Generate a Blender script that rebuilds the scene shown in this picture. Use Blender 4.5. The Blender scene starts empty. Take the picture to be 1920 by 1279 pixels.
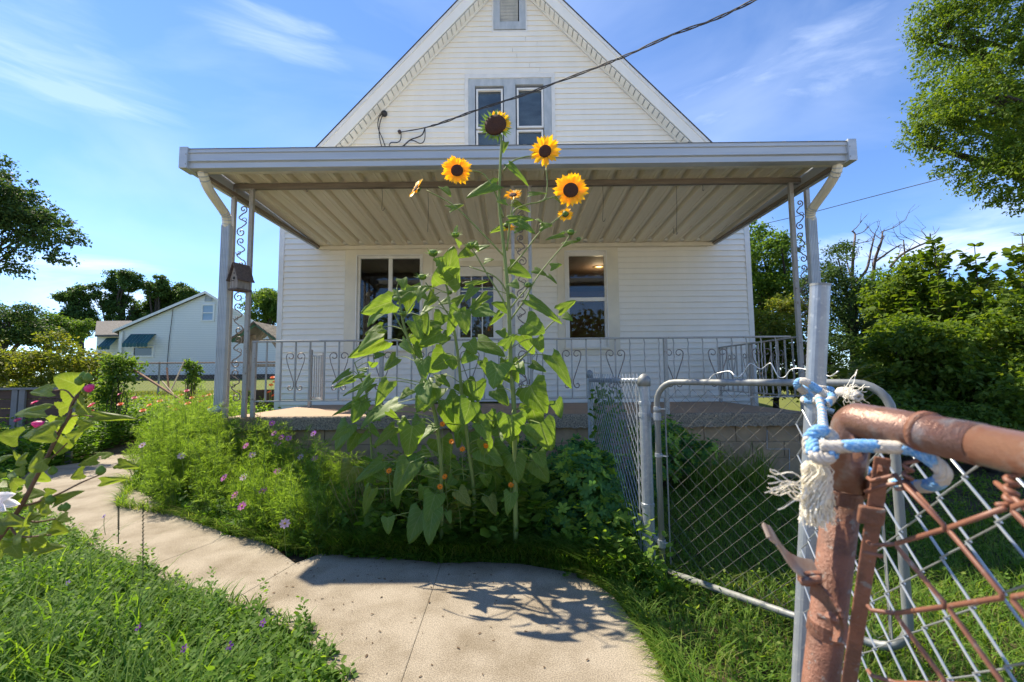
import bpy, bmesh, math, random
import numpy as np
from mathutils import Vector, Matrix
R = random.Random(7)
NR = np.random.RandomState(11)
sc = bpy.context.scene
COL = sc.collection
# ------------------------------------------------------------------ camera
FPX, PITCH, ROLL, YAW = 822.97, 0.0786, 0.0092, 0.0051
CAM = Vector((0, 0, 1.3))
_F0 = Vector((-math.sin(YAW), math.cos(YAW), 0)); _R0 = Vector((math.cos(YAW), math.sin(YAW), 0)); _Z = Vector((0, 0, 1))
FW = _F0*math.cos(PITCH) + _Z*math.sin(PITCH)
_U0 = -_F0*math.sin(PITCH) + _Z*math.cos(PITCH)
RT = _R0*math.cos(ROLL) - _U0*math.sin(ROLL)
UP = _R0*math.sin(ROLL) + _U0*math.cos(ROLL)
cam_d = bpy.data.cameras.new('camera'); cam = bpy.data.objects.new('camera', cam_d); COL.objects.link(cam)
cam_d.sensor_width = 36; cam_d.lens = 36*FPX/1920; cam_d.clip_start = 0.02; cam_d.clip_end = 3000
m = Matrix((RT, UP, -FW)).transposed().to_4x4(); m.translation = CAM
cam.matrix_world = m
cam_d.dof.use_dof = True; cam_d.dof.focus_distance = 4.5; cam_d.dof.aperture_fstop = 5.6
sc.camera = cam
def at(u, v, Y):
    d = RT*(u-960) - UP*(v-639.5) + FW*FPX
    return CAM + d*(Y/d.y)
def gh(x, y):
    if y < 7: return 0.0
    if y < 16.7: return (y-7)*0.0753
    return min(0.73 + (y-16.7)*0.04, 1.25)
def gnd(u, v):
    d = RT*(u-960) - UP*(v-639.5) + FW*FPX
    if d.z >= -1e-4: return CAM + d*(60/d.y)
    p = CAM + d*(-1.3/d.z)
    return p
# ------------------------------------------------------------------ light
sc.view_settings.view_transform = 'Standard'; sc.view_settings.look = 'None'
sc.view_settings.gamma = 1; sc.view_settings.use_curve_mapping = False
sc.view_settings.exposure = 1.78
SUN = Vector((-0.63, 0.48, 1.0)).normalized()
sd = bpy.data.lights.new('sun', 'SUN'); sd.energy = 2.9; sd.angle = math.radians(0.53); sd.color = (1, 0.90, 0.72)
so = bpy.data.objects.new('sun', sd); COL.objects.link(so); so.rotation_euler = SUN.to_track_quat('Z', 'Y').to_euler(); so.location = (0, 0, 30)
w = bpy.data.worlds.new('World'); sc.world = w; w.use_nodes = True
nt = w.node_tree; nt.nodes.clear(); N = nt.nodes.new; L = nt.links.new
sky = N('ShaderNodeTexSky'); sky.sky_type = 'NISHITA'; sky.sun_disc = False
sky.sun_elevation = math.asin(SUN.z); sky.sun_rotation = math.atan2(SUN.x, SUN.y)
sky.air_density = 1.0; sky.dust_density = 0.0; sky.ozone_density = 4.5; sky.altitude = 2600
bg = N('ShaderNodeBackground'); bg.inputs[1].default_value = 0.091
out = N('ShaderNodeOutputWorld')
tc = N('ShaderNodeTexCoord')
def vm(op, a, b=None):
    n = N('ShaderNodeVectorMath'); n.operation = op
    for i, q in enumerate((a, b)):
        if q is None: continue
        if isinstance(q, (tuple, list)): n.inputs[i].default_value = q
        else: L(q, n.inputs[i])
    return n
def mt(op, a, b=None, c=None, clamp=False):
    n = N('ShaderNodeMath'); n.operation = op; n.use_clamp = clamp
    for i, q in enumerate((a, b, c)):
        if q is None: continue
        if isinstance(q, (int, float)): n.inputs[i].default_value = q
        else: L(q, n.inputs[i])
    return n.outputs[0]
def cloud_mask(u, v, w_, h_, amp, seed, sharp=1.6):
    d = (RT*(u-960) - UP*(v-639.5) + FW*FPX).normalized()
    r = Vector((d.y, -d.x, 0)).normalized(); up = r.cross(d)
    dx = vm('DOT_PRODUCT', tc.outputs['Generated'], tuple(r)).outputs['Value']
    dy = vm('DOT_PRODUCT', tc.outputs['Generated'], tuple(up)).outputs['Value']
    df = vm('DOT_PRODUCT', tc.outputs['Generated'], tuple(d)).outputs['Value']
    e = mt('ADD', mt('POWER', mt('ABSOLUTE', mt('DIVIDE', dx, w_)), 2), mt('POWER', mt('ABSOLUTE', mt('DIVIDE', dy, h_)), 2))
    n = N('ShaderNodeTexNoise'); n.inputs['Scale'].default_value = 1; n.inputs['Detail'].default_value = 8; n.inputs['Roughness'].default_value = .58; n.inputs['Distortion'].default_value = .7
    mp = N('ShaderNodeMapping'); mp.inputs['Scale'].default_value = (4, 4, 16); mp.inputs['Location'].default_value = (seed, seed*.7, 0)
    L(tc.outputs['Generated'], mp.inputs[0]); L(mp.outputs[0], n.inputs['Vector'])
    k = mt('SUBTRACT', mt('SUBTRACT', 1.0, e), mt('MULTIPLY', mt('SUBTRACT', 0.55, n.outputs[0]), 3.2), clamp=True)
    k = mt('MULTIPLY', mt('POWER', k, sharp), mt('GREATER_THAN', df, 0))
    return mt('MULTIPLY', k, amp)
ms = None
for a in ((90, 130, .20, .07, .26, 3.1), (10, 30, .12, .16, .15, 5.2), (540, 70, .16, .045, .30, 1.7), (1440, 150, .30, .075, .30, 9.4),
          (120, 545, .22, .085, .6, 4.4), (1790, 470, .14, .04, .65, 7.7), (1600, 470, .10, .05, .6, 2.9), (1880, 420, .14, .05, .35, 6.1), (20, 600, .3, .06, .35, 8.8)):
    k = cloud_mask(*a)
    ms = k if ms is None else mt('MAXIMUM', ms, k)
nz_ = N('ShaderNodeTexNoise'); nz_.inputs['Scale'].default_value = 1; nz_.inputs['Detail'].default_value = 6; nz_.inputs['Distortion'].default_value = .6
mp_ = N('ShaderNodeMapping'); mp_.inputs['Scale'].default_value = (2.2, 3.0, 6); mp_.inputs['Location'].default_value = (2.3, 4.1, 0); L(tc.outputs['Generated'], mp_.inputs[0]); L(mp_.outputs[0], nz_.inputs['Vector'])
mr_ = N('ShaderNodeMapRange'); mr_.inputs[1].default_value = .46; mr_.inputs[2].default_value = .78; mr_.inputs[4].default_value = .22; L(nz_.outputs[0], mr_.inputs[0])
ms = mt('MAXIMUM', ms, mr_.outputs[0])
tint = N('ShaderNodeMix'); tint.data_type = 'RGBA'; tint.blend_type = 'MULTIPLY'; tint.inputs[0].default_value = 1
tint.inputs[7].default_value = (0.76, 0.84, 0.93, 1)
L(sky.outputs[0], tint.inputs[6])
mx = N('ShaderNodeMix'); mx.data_type = 'RGBA'; L(ms, mx.inputs[0]); L(tint.outputs[2], mx.inputs[6]); mx.inputs[7].default_value = (4.2, 4.7, 5.6, 1)
L(mx.outputs[2], bg.inputs[0]); L(bg.outputs[0], out.inputs[0])
# ------------------------------------------------------------------ materials
MATS = {}
def mat(name, col, rough=.6, metal=0, noise=None, bump=None, transl=0, attr=None, spec=None, coord='Object', extra=None):
    """noise=(scale, colour2, contrast[, scale2, colour3]); attr = list of colours chosen by the per-leaf value"""
    if name in MATS: return MATS[name]
    m = bpy.data.materials.new(name); MATS[name] = m; m.use_nodes = True
    t = m.node_tree; b = t.nodes['Principled BSDF']; o = t.nodes['Material Output']
    b.inputs['Roughness'].default_value = rough; b.inputs['Metallic'].default_value = metal
    if spec is not None: b.inputs['Specular IOR Level'].default_value = spec
    src = None
    c = t.nodes.new('ShaderNodeTexCoord')
    def mixc(f, a, bb):
        x = t.nodes.new('ShaderNodeMix'); x.data_type = 'RGBA'; t.links.new(f, x.inputs[0])
        for s, i in ((a, 6), (bb, 7)):
            if isinstance(s, tuple): x.inputs[i].default_value = (*s[:3], 1)
            else: t.links.new(s, x.inputs[i])
        return x.outputs[2]
    def noi(scale, lo, hi, detail=6):
        n = t.nodes.new('ShaderNodeTexNoise'); n.inputs['Detail'].default_value = detail; n.inputs['Roughness'].default_value = .6
        if isinstance(scale, tuple):
            mp = t.nodes.new('ShaderNodeMapping'); mp.inputs['Scale'].default_value = scale
            t.links.new(c.outputs[coord], mp.inputs[0]); t.links.new(mp.outputs[0], n.inputs['Vector']); n.inputs['Scale'].default_value = 1
        else:
            n.inputs['Scale'].default_value = scale; t.links.new(c.outputs[coord], n.inputs['Vector'])
        r = t.nodes.new('ShaderNodeMapRange'); r.inputs[1].default_value = lo; r.inputs[2].default_value = hi
        t.links.new(n.outputs[0], r.inputs[0]); return r.outputs[0], n.outputs[0]
    if attr:
        a = t.nodes.new('ShaderNodeAttribute'); a.attribute_name = 'v'
        r = t.nodes.new('ShaderNodeValToRGB'); e = r.color_ramp.elements
        while len(e) < len(attr): e.new(.5)
        for i, q in enumerate(attr):
            e[i].position = i/(len(attr)-1); e[i].color = (*q, 1)
        t.links.new(a.outputs['Fac'], r.inputs[0]); src = r.outputs[0]
    if noise:
        base = src if src is not None else tuple(col)
        f, _ = noi(noise[0], .5-noise[2], .5+noise[2]); src = mixc(f, base, tuple(noise[1]))
        if len(noise) > 3:
            f2, _ = noi(noise[3], .58, .72); src = mixc(f2, src, tuple(noise[4]))
    if src is not None: t.links.new(src, b.inputs['Base Color'])
    else: b.inputs['Base Color'].default_value = (*col, 1)
    if bump:
        _, n = noi(bump[0], 0, 1); bp = t.nodes.new('ShaderNodeBump'); bp.inputs['Strength'].default_value = bump[1]; bp.inputs['Distance'].default_value = bump[2]
        t.links.new(n, bp.inputs['Height']); t.links.new(bp.outputs[0], b.inputs['Normal'])
    if transl:
        tr = t.nodes.new('ShaderNodeBsdfTranslucent'); ms_ = t.nodes.new('ShaderNodeMixShader'); ms_.inputs[0].default_value = transl
        hs = t.nodes.new('ShaderNodeHueSaturation'); hs.inputs['Hue'].default_value = .485; hs.inputs['Saturation'].default_value = 1.12; hs.inputs['Value'].default_value = 2.0
        if src is not None: t.links.new(src, hs.inputs['Color'])
        else: hs.inputs['Color'].default_value = (*col, 1)
        t.links.new(hs.outputs[0], tr.inputs[0])
        t.links.new(b.outputs[0], ms_.inputs[1]); t.links.new(tr.outputs[0], ms_.inputs[2]); t.links.new(ms_.outputs[0], o.inputs[0])
    if extra: extra(m, t, b, c, mixc, noi, src)
    return m
def emis(name, col, s):
    m = bpy.data.materials.new(name); m.use_nodes = True; b = m.node_tree.nodes['Principled BSDF']
    b.inputs['Base Color'].default_value = (*col, 1); b.inputs['Emission Color'].default_value = (*col, 1); b.inputs['Emission Strength'].default_value = s
    return m
def glass_mat(name, tintc=(.9, .95, .95)):
    m = bpy.data.materials.new(name); m.use_nodes = True; t = m.node_tree; t.nodes.clear()
    o = t.nodes.new('ShaderNodeOutputMaterial'); tr = t.nodes.new('ShaderNodeBsdfTransparent'); tr.inputs[0].default_value = (*tintc, 1)
    g = t.nodes.new('ShaderNodeBsdfGlossy'); g.inputs['Roughness'].default_value = .01
    fr = t.nodes.new('ShaderNodeFresnel'); fr.inputs[0].default_value = 1.5
    a = t.nodes.new('ShaderNodeMath'); a.operation = 'MULTIPLY_ADD'; a.inputs[1].default_value = 1.0; a.inputs[2].default_value = .0; a.use_clamp = True
    mxx = t.nodes.new('ShaderNodeMixShader'); t.links.new(fr.outputs[0], a.inputs[0]); t.links.new(a.outputs[0], mxx.inputs[0])
    t.links.new(tr.outputs[0], mxx.inputs[1]); t.links.new(g.outputs[0], mxx.inputs[2]); t.links.new(mxx.outputs[0], o.inputs[0])
    return m
# ------------------------------------------------------------------ objects
def thing(name, label, cat, loc=(0, 0, 0), group=None, rot=0):
    o = bpy.data.objects.new(name, None); COL.objects.link(o); o.location = loc; o.rotation_euler = (0, 0, rot); o.empty_display_size = .1
    o['label'] = label; o['category'] = cat
    if group: o['group'] = group
    return o
def structure(name, label=None):
    o = bpy.data.objects.new(name, None); COL.objects.link(o); o['kind'] = 'structure'
    if label: o['label'] = label
    return o
def root_loc(p):
    v = Vector((0, 0, 0))
    while p is not None: v = v + p.location; p = p.parent
    return v
class MB:
    def __init__(s): s.v = []; s.f = []
    def add(s, vs, fs):
        o = len(s.v); s.v += [tuple(q) for q in vs]; s.f += [tuple(i+o for i in f) for f in fs]; return s
    def box(s, a, b):
        x0, y0, z0 = a; x1, y1, z1 = b
        return s.add([(x0,y0,z0),(x1,y0,z0),(x1,y1,z0),(x0,y1,z0),(x0,y0,z1),(x1,y0,z1),(x1,y1,z1),(x0,y1,z1)],
              [(0,3,2,1),(4,5,6,7),(0,1,5,4),(1,2,6,5),(2,3,7,6),(3,0,4,7)])
    def obox(s, c, ax, ay, az):          # oriented box: centre and three half vectors
        c, ax, ay, az = map(Vector, (c, ax, ay, az)); vs = []
        for k in (-1, 1):
            for i, j in ((-1,-1),(1,-1),(1,1),(-1,1)): vs.append(c+ax*i+ay*j+az*k)
        return s.add(vs, [(0,3,2,1),(4,5,6,7),(0,1,5,4),(1,2,6,5),(2,3,7,6),(3,0,4,7)])
    def bar(s, a, b, w_, d_, side=None):  # rectangular bar from a to b
        a, b = Vector(a), Vector(b); t = (b-a).normalized()
        r = Vector(side) if side else (Vector((1,0,0)) if abs(t.x) < .9 else Vector((0,1,0)))
        r = (r - t*r.dot(t)).normalized(); q = t.cross(r)
        return s.obox((a+b)/2, r*w_/2, q*d_/2, (b-a)/2)
    def tube(s, pts, r, n=6, cap=True, flat=1.0):
        P = [Vector(p) for p in pts]; rs = r if isinstance(r, (list, tuple)) else [r]*len(P)
        T = []
        for i in range(len(P)):
            a = P[max(i-1,0)]; b = P[min(i+1,len(P)-1)]; t = (b-a)
            T.append(t.normalized() if t.length > 1e-9 else Vector((0,0,1)))
        u = T[0].orthogonal().normalized(); vs = []
        for i, p in enumerate(P):
            u = (u - T[i]*u.dot(T[i]));
            u = u.normalized() if u.length > 1e-6 else T[i].orthogonal().normalized()
            q = T[i].cross(u)
            for k in range(n):
                a = 2*math.pi*k/n; vs.append(p + (u*math.cos(a) + q*math.sin(a)*flat)*rs[i])
        fs = []
        for i in range(len(P)-1):
            for k in range(n):
                a = i*n+k; b = i*n+(k+1)%n; fs.append((a, b, b+n, a+n))
        if cap: fs.append(tuple(range(n-1,-1,-1))); fs.append(tuple((len(P)-1)*n+k for k in range(n)))
        return s.add(vs, fs)
    def lathe(s, c, prof, n=16, axis=(0,0,1)):
        ax = Vector(axis).normalized(); u = ax.orthogonal().normalized(); q = ax.cross(u); c = Vector(c); vs = []; fs = []
        for r, h in prof:
            for k in range(n):
                a = 2*math.pi*k/n; vs.append(c + ax*h + (u*math.cos(a)+q*math.sin(a))*r)
        for i in range(len(prof)-1):
            for k in range(n):
                a = i*n+k; b = i*n+(k+1)%n; fs.append((a,b,b+n,a+n))
        fs.append(tuple(range(n-1,-1,-1))); fs.append(tuple((len(prof)-1)*n+k for k in range(n)))
        return s.add(vs, fs)
    def prism(s, poly, d):               # planar polygon (3D points) extruded by vector d
        n = len(poly); d = Vector(d); vs = [Vector(p) for p in poly] + [Vector(p)+d for p in poly]
        return s.add(vs, [tuple(range(n)), tuple(range(2*n-1, n-1, -1))] + [(i, i+n, (i+1)%n+n, (i+1)%n) for i in range(n)])
    def mesh(s, name, off=Vector((0,0,0))):
        me = bpy.data.meshes.new(name); me.from_pydata([(x-off.x, y-off.y, z-off.z) for x, y, z in s.v], [], s.f)
        bm = bmesh.new(); bm.from_mesh(me); bmesh.ops.recalc_face_normals(bm, faces=bm.faces); bm.to_mesh(me); bm.free(); me.update(); return me
    def build(s, name, m, parent=None, smooth=False, label=None, cat=None, group=None, kind=None, bevel=0, at_=None):
        if parent is None and cat and at_ is None:
            a = np.array(s.v); at_ = Vector(((a[:,0].min()+a[:,0].max())/2, (a[:,1].min()+a[:,1].max())/2, a[:,2].min()))
        off = root_loc(parent) if parent is not None else (at_ or Vector((0,0,0)))
        me = s.mesh(name, off); o = bpy.data.objects.new(name, me); COL.objects.link(o)
        if parent is not None: o.parent = parent
        else: o.location = off
        if m is not None: me.materials.append(m)
        if smooth: me.shade_smooth()
        if bevel:
            b = o.modifiers.new('bevel', 'BEVEL'); b.width = bevel; b.segments = 2; b.limit_method = 'ANGLE'
        if label: o['label'] = label
        if cat: o['category'] = cat
        if group: o['group'] = group
        if kind: o['kind'] = kind
        return o
def share(src, name, loc, parent=None, rot=None, scale=None):
    o = bpy.data.objects.new(name, src.data); COL.objects.link(o)
    if parent is not None: o.parent = parent
    o.location = loc
    if rot: o.rotation_euler = rot
    if scale: o.scale = scale
    return o
def np_mesh(name, V, F, m, parent=None, val=None, smooth=False, uv=None, **tags):
    """V (n,3) float, F list of (k, array (m,k)) groups"""
    off = root_loc(parent) if parent is not None else Vector((0,0,0))
    at_ = tags.pop('at_', None)
    if parent is None and tags.get('category'):
        off = Vector((float(V[:,0].mean()), float(V[:,1].mean()), float(V[:,2].min()))) if at_ is None else Vector(at_)
    V = V - np.array(off)
    me = bpy.data.meshes.new(name); me.vertices.add(len(V)); me.vertices.foreach_set('co', V.astype(np.float32).ravel())
    idx = np.concatenate([f.ravel() for f in F]).astype(np.int32)
    tot = np.concatenate([np.full(len(f), f.shape[1]) for f in F]).astype(np.int32)
    me.loops.add(len(idx)); me.loops.foreach_set('vertex_index', idx)
    me.polygons.add(len(tot)); me.polygons.foreach_set('loop_start', np.concatenate([[0], np.cumsum(tot)[:-1]]).astype(np.int32)); me.polygons.foreach_set('loop_total', tot)
    if val is not None:
        a = me.attributes.new('v', 'FLOAT', 'POINT'); a.data.foreach_set('value', val.astype(np.float32))
    me.update(); me.validate()
    if smooth: me.shade_smooth()
    o = bpy.data.objects.new(name, me); COL.objects.link(o)
    if parent is not None: o.parent = parent
    else: o.location = off
    me.materials.append(m)
    for k, q in tags.items(): o[k] = q
    return o
# leaf templates: x along, y across, z normal
T_LEAF = (np.array([(0,0,0),(.35,.30,.06),(.35,-.30,.06),(1,0,-.10),(.45,0,0)],float), [np.array([(0,4,1),(4,3,1),(0,2,4),(4,2,3)])])
T_QUAD = (np.array([(0,0,0),(.45,.34,.05),(1,0,0),(.45,-.34,.05)],float), [np.array([(0,2,1),(0,3,2)])])
T_OVAL = (np.array([(0,0,0),(.3,.22,.03),(.75,.24,.03),(1,0,-.03),(.75,-.24,.03),(.3,-.22,.03)],float), [np.array([(0,5,4),(0,4,3),(0,3,2),(0,2,1)])])
def norm(a): return a/np.maximum(np.linalg.norm(a, axis=1, keepdims=True), 1e-9)
def leaves(P, D, Nn, S, tmpl=T_LEAF, wid=1.0, val=None):
    D = norm(D); W = norm(np.cross(Nn, D)); Z = np.cross(D, W)
    T, FG = tmpl; k = len(T); n = len(P)
    V = P[:,None,:] + S[:,None,None]*(T[None,:,0:1]*D[:,None,:] + wid*T[None,:,1:2]*W[:,None,:] + T[None,:,2:3]*Z[:,None,:])
    F = [(f[None]+(np.arange(n)*k)[:,None,None]).reshape(-1, f.shape[1]) for f in FG]
    if val is None: val = NR.rand(n)
    return V.reshape(-1,3), F, np.repeat(val, k)
def joinl(*parts):
    V = []; F = []; A = []; o = 0
    for v, f, a in parts:
        V.append(v); A.append(a); F += [g+o for g in f]; o += len(v)
    return np.concatenate(V), F, np.concatenate(A)
def blades(P, H, Wd, lean, nseg=3, tipdir=None, val=None):
    """curved tapering grass blades"""
    n = len(P); ang = NR.rand(n)*2*np.pi; d = np.stack([np.cos(ang), np.sin(ang), np.zeros(n)],1)
    if tipdir is not None: d = norm(d + np.array(tipdir))
    side = np.stack([-d[:,1], d[:,0], np.zeros(n)],1)
    vs = []
    for i in range(nseg+1):
        t = i/nseg; wv = Wd*(1-t**1.6)*.5
        c = P + d*(lean*H*t**2)[:,None] + np.array([0,0,1])*(H*(t - .38*lean*t**2.2))[:,None]
        if i < nseg: vs += [c-side*wv[:,None], c+side*wv[:,None]]
        else: vs += [c]
    k = len(vs); V = np.stack(vs,1).reshape(-1,3); base = (np.arange(n)*k)[:,None]
    F = []
    for i in range(nseg-1): F.append(base + np.array([[2*i,2*i+1,2*i+3,2*i+2]]))
    q = [np.concatenate(F)] if F else []
    q.append(base + np.array([[2*nseg-2, 2*nseg-1, 2*nseg]]))
    if val is None: val = NR.rand(n)
    return V, q, np.repeat(val, k)
def curve(pts, n=8):
    """Catmull-Rom through points"""
    P = [Vector(p) for p in pts]; P = [P[0]*2-P[1]] + P + [P[-1]*2-P[-2]]; o = []
    for i in range(1, len(P)-2):
        for k in range(n):
            t = k/n; a, b, c, d = P[i-1:i+3]
            o.append(.5*((2*b) + (c-a)*t + (2*a-5*b+4*c-d)*t*t + (3*b-a-3*c+d)*t**3))
    o.append(P[-2]); return o
# ================================================================== SETTING
def cmat(name, col, c2, speck=True, sc_=3.0, bump=(220,.05,.002)):
    def extra(m, t, b, c, mixc, noi, src):
        if not speck: return
        f, _ = noi(170, .40, .60, 3); f2, _ = noi(3.1, .42, .66, 9)
        s1 = mixc(f, tuple(x*.66 for x in col), tuple(min(1, x*1.25) for x in col))
        x = t.nodes.new('ShaderNodeMix'); x.data_type = 'RGBA'; x.blend_type = 'MULTIPLY'; x.inputs[0].default_value = 1
        s2 = mixc(f2, (1, 1, 1), tuple(c2)); t.links.new(s1, x.inputs[6]); t.links.new(s2, x.inputs[7])
        t.links.new(x.outputs[2], b.inputs['Base Color'])
    return mat(name, col, .9, bump=bump, extra=extra, spec=.2)
M_conc = cmat('concrete', (.315, .268, .205), (.66, .63, .58))
M_bounce = cmat('bounce_concrete', (.58, .53, .46), (.85, .84, .82))
M_porchtop = mat('porch_concrete', (.42, .28, .18), .85, noise=(2.5, (.34, .24, .16), .25, 9, (.24, .17, .12)), bump=(120, .3, .003))
M_agg = mat('aggregate_concrete', (.43, .34, .23), .95, noise=(60, (.12, .10, .08), .14, 95, (.45, .42, .36)), bump=(90, .9, .01))
M_block = mat('block', (.50, .335, .185), .95, noise=(4, (.30, .20, .12), .2, 150, (.20, .15, .1)), bump=(160, .5, .004))
M_mortar = mat('mortar', (.40, .29, .18), .95, noise=(30, (.20, .16, .12), .2))
M_soil = mat('soil', (.075, .055, .035), .95, noise=(2.0, (.05, .045, .022), .2, 14, (.13, .10, .065)), bump=(25, .6, .03))
M_side = mat('siding_white', (.86, .825, .735), .45, noise=((5, 5, 1.2), (.79, .76, .67), .3), bump=((4, 4, 90), .05, .002))
M_trim = mat('trim_cream', (.80, .74, .58), .5, noise=(3, (.64, .60, .49), .25))
M_white = mat('trim_white', (.82, .80, .74), .4, noise=(5, (.66, .65, .60), .25))
M_greytrim = mat('grey_paint', (.50, .53, .54), .6, noise=((8, 8, 3), (.34, .38, .40), .2))
M_dark = mat('dark_void', (.02, .018, .015), .8)
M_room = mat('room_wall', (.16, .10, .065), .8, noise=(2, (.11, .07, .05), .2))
M_glass = glass_mat('window_glass')
M_shingle = mat('shingle', (.05, .05, .055), .95, noise=(12, (.09, .085, .08), .2), bump=(60, .6, .01))
# ground: one sheet to the horizon
def build_ground():
    xs = np.concatenate([np.linspace(-900, -60, 10), np.linspace(-50, -12, 14), np.linspace(-11, 11, 45), np.linspace(12, 50, 14), np.linspace(60, 900, 10)])
    ys = np.concatenate([np.linspace(-40, -2, 6), np.linspace(-1, 17, 73), np.linspace(18, 60, 22), np.linspace(80, 1200, 12)])
    V = []; 
    for y in ys:
        for x in xs:
            z = gh(x, y)
            if 0 < y < 20 and abs(x) < 11 and z < .72: z += -.012 + .018*math.sin(x*3.1+y*1.7)*math.sin(y*2.3-x)
            V.append((x, y, z))
    nx = len(xs); F = np.array([(j*nx+i, j*nx+i+1, (j+1)*nx+i+1, (j+1)*nx+i) for j in range(len(ys)-1) for i in range(nx-1)])
    def extra(m, t, b, c, mixc, noi, src):
        sp = t.nodes.new('ShaderNodeSeparateXYZ'); t.links.new(c.outputs['Object'], sp.inputs[0])
        f, _ = noi(.8, .3, .7); f2, _ = noi(7, .35, .65); f3, _ = noi(60, .35, .65)
        soil = mixc(f2, (.10, .075, .05), (.055, .045, .025))
        lawn = mixc(f, (.135, .155, .035), (.20, .20, .06)); lawn = mixc(f3, lawn, (.09, .12, .03))
        mr = t.nodes.new('ShaderNodeMapRange'); mr.inputs[1].default_value = 8.5; mr.inputs[2].default_value = 10.5
        t.links.new(sp.outputs['Y'], mr.inputs[0]); t.links.new(mixc(mr.outputs[0], soil, lawn), b.inputs['Base Color'])
    m = mat('ground', (.1, .1, .04), .95, extra=extra, bump=(30, .5, .03), spec=.1)
    np_mesh('ground', np.array(V), [F], m, smooth=True, kind='structure')
build_ground()
# walkway: separate concrete slabs
walk = structure('walkway', 'curving pale concrete garden path made of broad slabs')
S = [
 [(828,1065),(900,1063),(980,1067),(1090,1087),(1150,1128),(1200,1195),(1250,1285),(1330,1500),(1330,2300),(420,2300),(758,1279)],
 [(828,1065),(740,1056),(660,1050),(600,1047),(554,1066),(430,1141),(560,1200),(640,1290),(200,2300),(420,2300),(758,1279)],
 [(554,1066),(520,1040),(480,1015),(434,1013),(322,1055),(270,1075),(340,1115),(430,1141)],
 [(434,1013),(380,990),(326,968),(232,995),(150,1020),(200,1050),(270,1075),(322,1055)],
 [(326,968),(280,935),(240,920),(109,944),(40,958),(90,992),(150,1020),(232,995)],
 [(240,920),(262,893),(285,868),(262,858),(150,872),(60,885),(20,915),(40,958),(109,944)],
 [(285,868),(330,850),(400,838),(430,828),(400,818),(300,830),(200,850),(150,872),(262,858)]]
for poly in S:
    bm = bmesh.new(); P = [gnd(*p) for p in poly]
    f = bm.faces.new([bm.verts.new((p.x, p.y, .035)) for p in P])
    if f.normal.z < 0 or (f.normal_update() or f.normal.z < 0): f.normal_flip()
    r = bmesh.ops.inset_region(bm, faces=[f], thickness=.013)
    bmesh.ops.delete(bm, geom=r['faces'], context='FACES')
    r = bmesh.ops.extrude_face_region(bm, geom=list(bm.faces))
    bmesh.ops.translate(bm, verts=[g for g in r['geom'] if isinstance(g, bmesh.types.BMVert)], vec=(0, 0, -.09))
    bmesh.ops.recalc_face_normals(bm, faces=bm.faces)
    me = bpy.data.meshes.new('slab'); bm.to_mesh(me); bm.free(); me.materials.append(M_conc)
    o = bpy.data.objects.new('slab', me); COL.objects.link(o); o.parent = walk
    b = o.modifiers.new('bevel', 'BEVEL'); b.width = .005; b.segments = 2
# unseen pale street paving behind the camera, added to bounce sun onto the facade
MB().box((-60, -34, -.02), (60, -1.6, .03)).build('bounce_pavement', M_bounce, None, kind='structure')
# ================================================================== HOUSE
WY = 7.93; XL, XR = -4.315, 4.338
house = thing('white_house', 'white clapboard house with steep front gable standing behind the covered porch', 'house', (0, WY, 0))
def rect(u0, v0, u1, v1, Y=WY):
    a = at(u0, (v0+v1)/2, Y); b = at(u1, (v0+v1)/2, Y); c = at((u0+u1)/2, v0, Y); d = at((u0+u1)/2, v1, Y)
    return a.x, d.z, b.x, c.z     # x0 z0 x1 z1
RY = 7.68
aL0, aL1 = at(862, 0, RY), at(594, 278, RY); aR0, aR1 = at(1052, 0, RY), at(1336, 272, RY)
kL = (aL0.z-aL1.z)/(aL0.x-aL1.x); kR = (aR0.z-aR1.z)/(aR0.x-aR1.x)
apx = (aR0.z - aL0.z + kL*aL0.x - kR*aR0.x)/(kL-kR); apz = aL0.z + kL*(apx-aL0.x)
def roofz(x): return apz + (kL*(x-apx) if x < apx else kR*(x-apx))
wing_l = rect(647, 468, 812, 668); door_r = rect(850, 490, 948, 776); wing_r = rect(1045, 463, 1160, 666)
gab_w = rect(871.5, 140, 1041, 300); vent_r = rect(922, -50, 988, 62)
panel_r = rect(812, 468, 850, 776)
holes = [wing_l, door_r, wing_r, gab_w, vent_r, (wing_l[2], wing_l[1]-.9, door_r[0], wing_l[3])]
door_r = (door_r[0], .835, door_r[2], door_r[3])
ROW = .1055
z = .60; rows = []
while z < apz - .25:
    zt = z + ROW; x0, x1 = XL+.09, XR-.09
    zc = zt - .01
    lx = apx + (zc+.20 - apz)/kL; rx = apx + (zc+.20 - apz)/kR
    x0 = max(x0, lx+.0); x1 = min(x1, rx-.0)
    if x1 - x0 < .1: break
    segs = [(x0, x1)]
    for h in holes:
        if h[1] < zt-.02 and h[3] > z+.02:
            n = []
            for a, b in segs:
                if h[2] <= a or h[0] >= b: n.append((a, b)); continue
                if h[0] > a: n.append((a, h[0]+.004))
                if h[2] < b: n.append((h[2]-.004, b))
            segs = n
    sp_ = []
    for a, b in segs:
        if b-a > 2.4: c_ = a+(b-a)*R.uniform(.25,.75); sp_ += [(a, c_-.002), (c_+.002, b)]
        else: sp_.append((a, b))
    segs = sp_
    rows.append((z, [s for s in segs if s[1]-s[0] > .03]))
    for h in holes[:5]:
        lo, hi = (z, h[1]) if z < h[1]-.004 < zt-.02 else ((h[3], zt) if z+.02 < h[3] < zt-.004 else (0, 0))
        if hi-lo > .004: MB().box((h[0]+.004, WY-.022, lo), (h[2]-.004, WY, hi)).build('siding_board', M_side, house)
    z = zt
back = MB()
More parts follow.
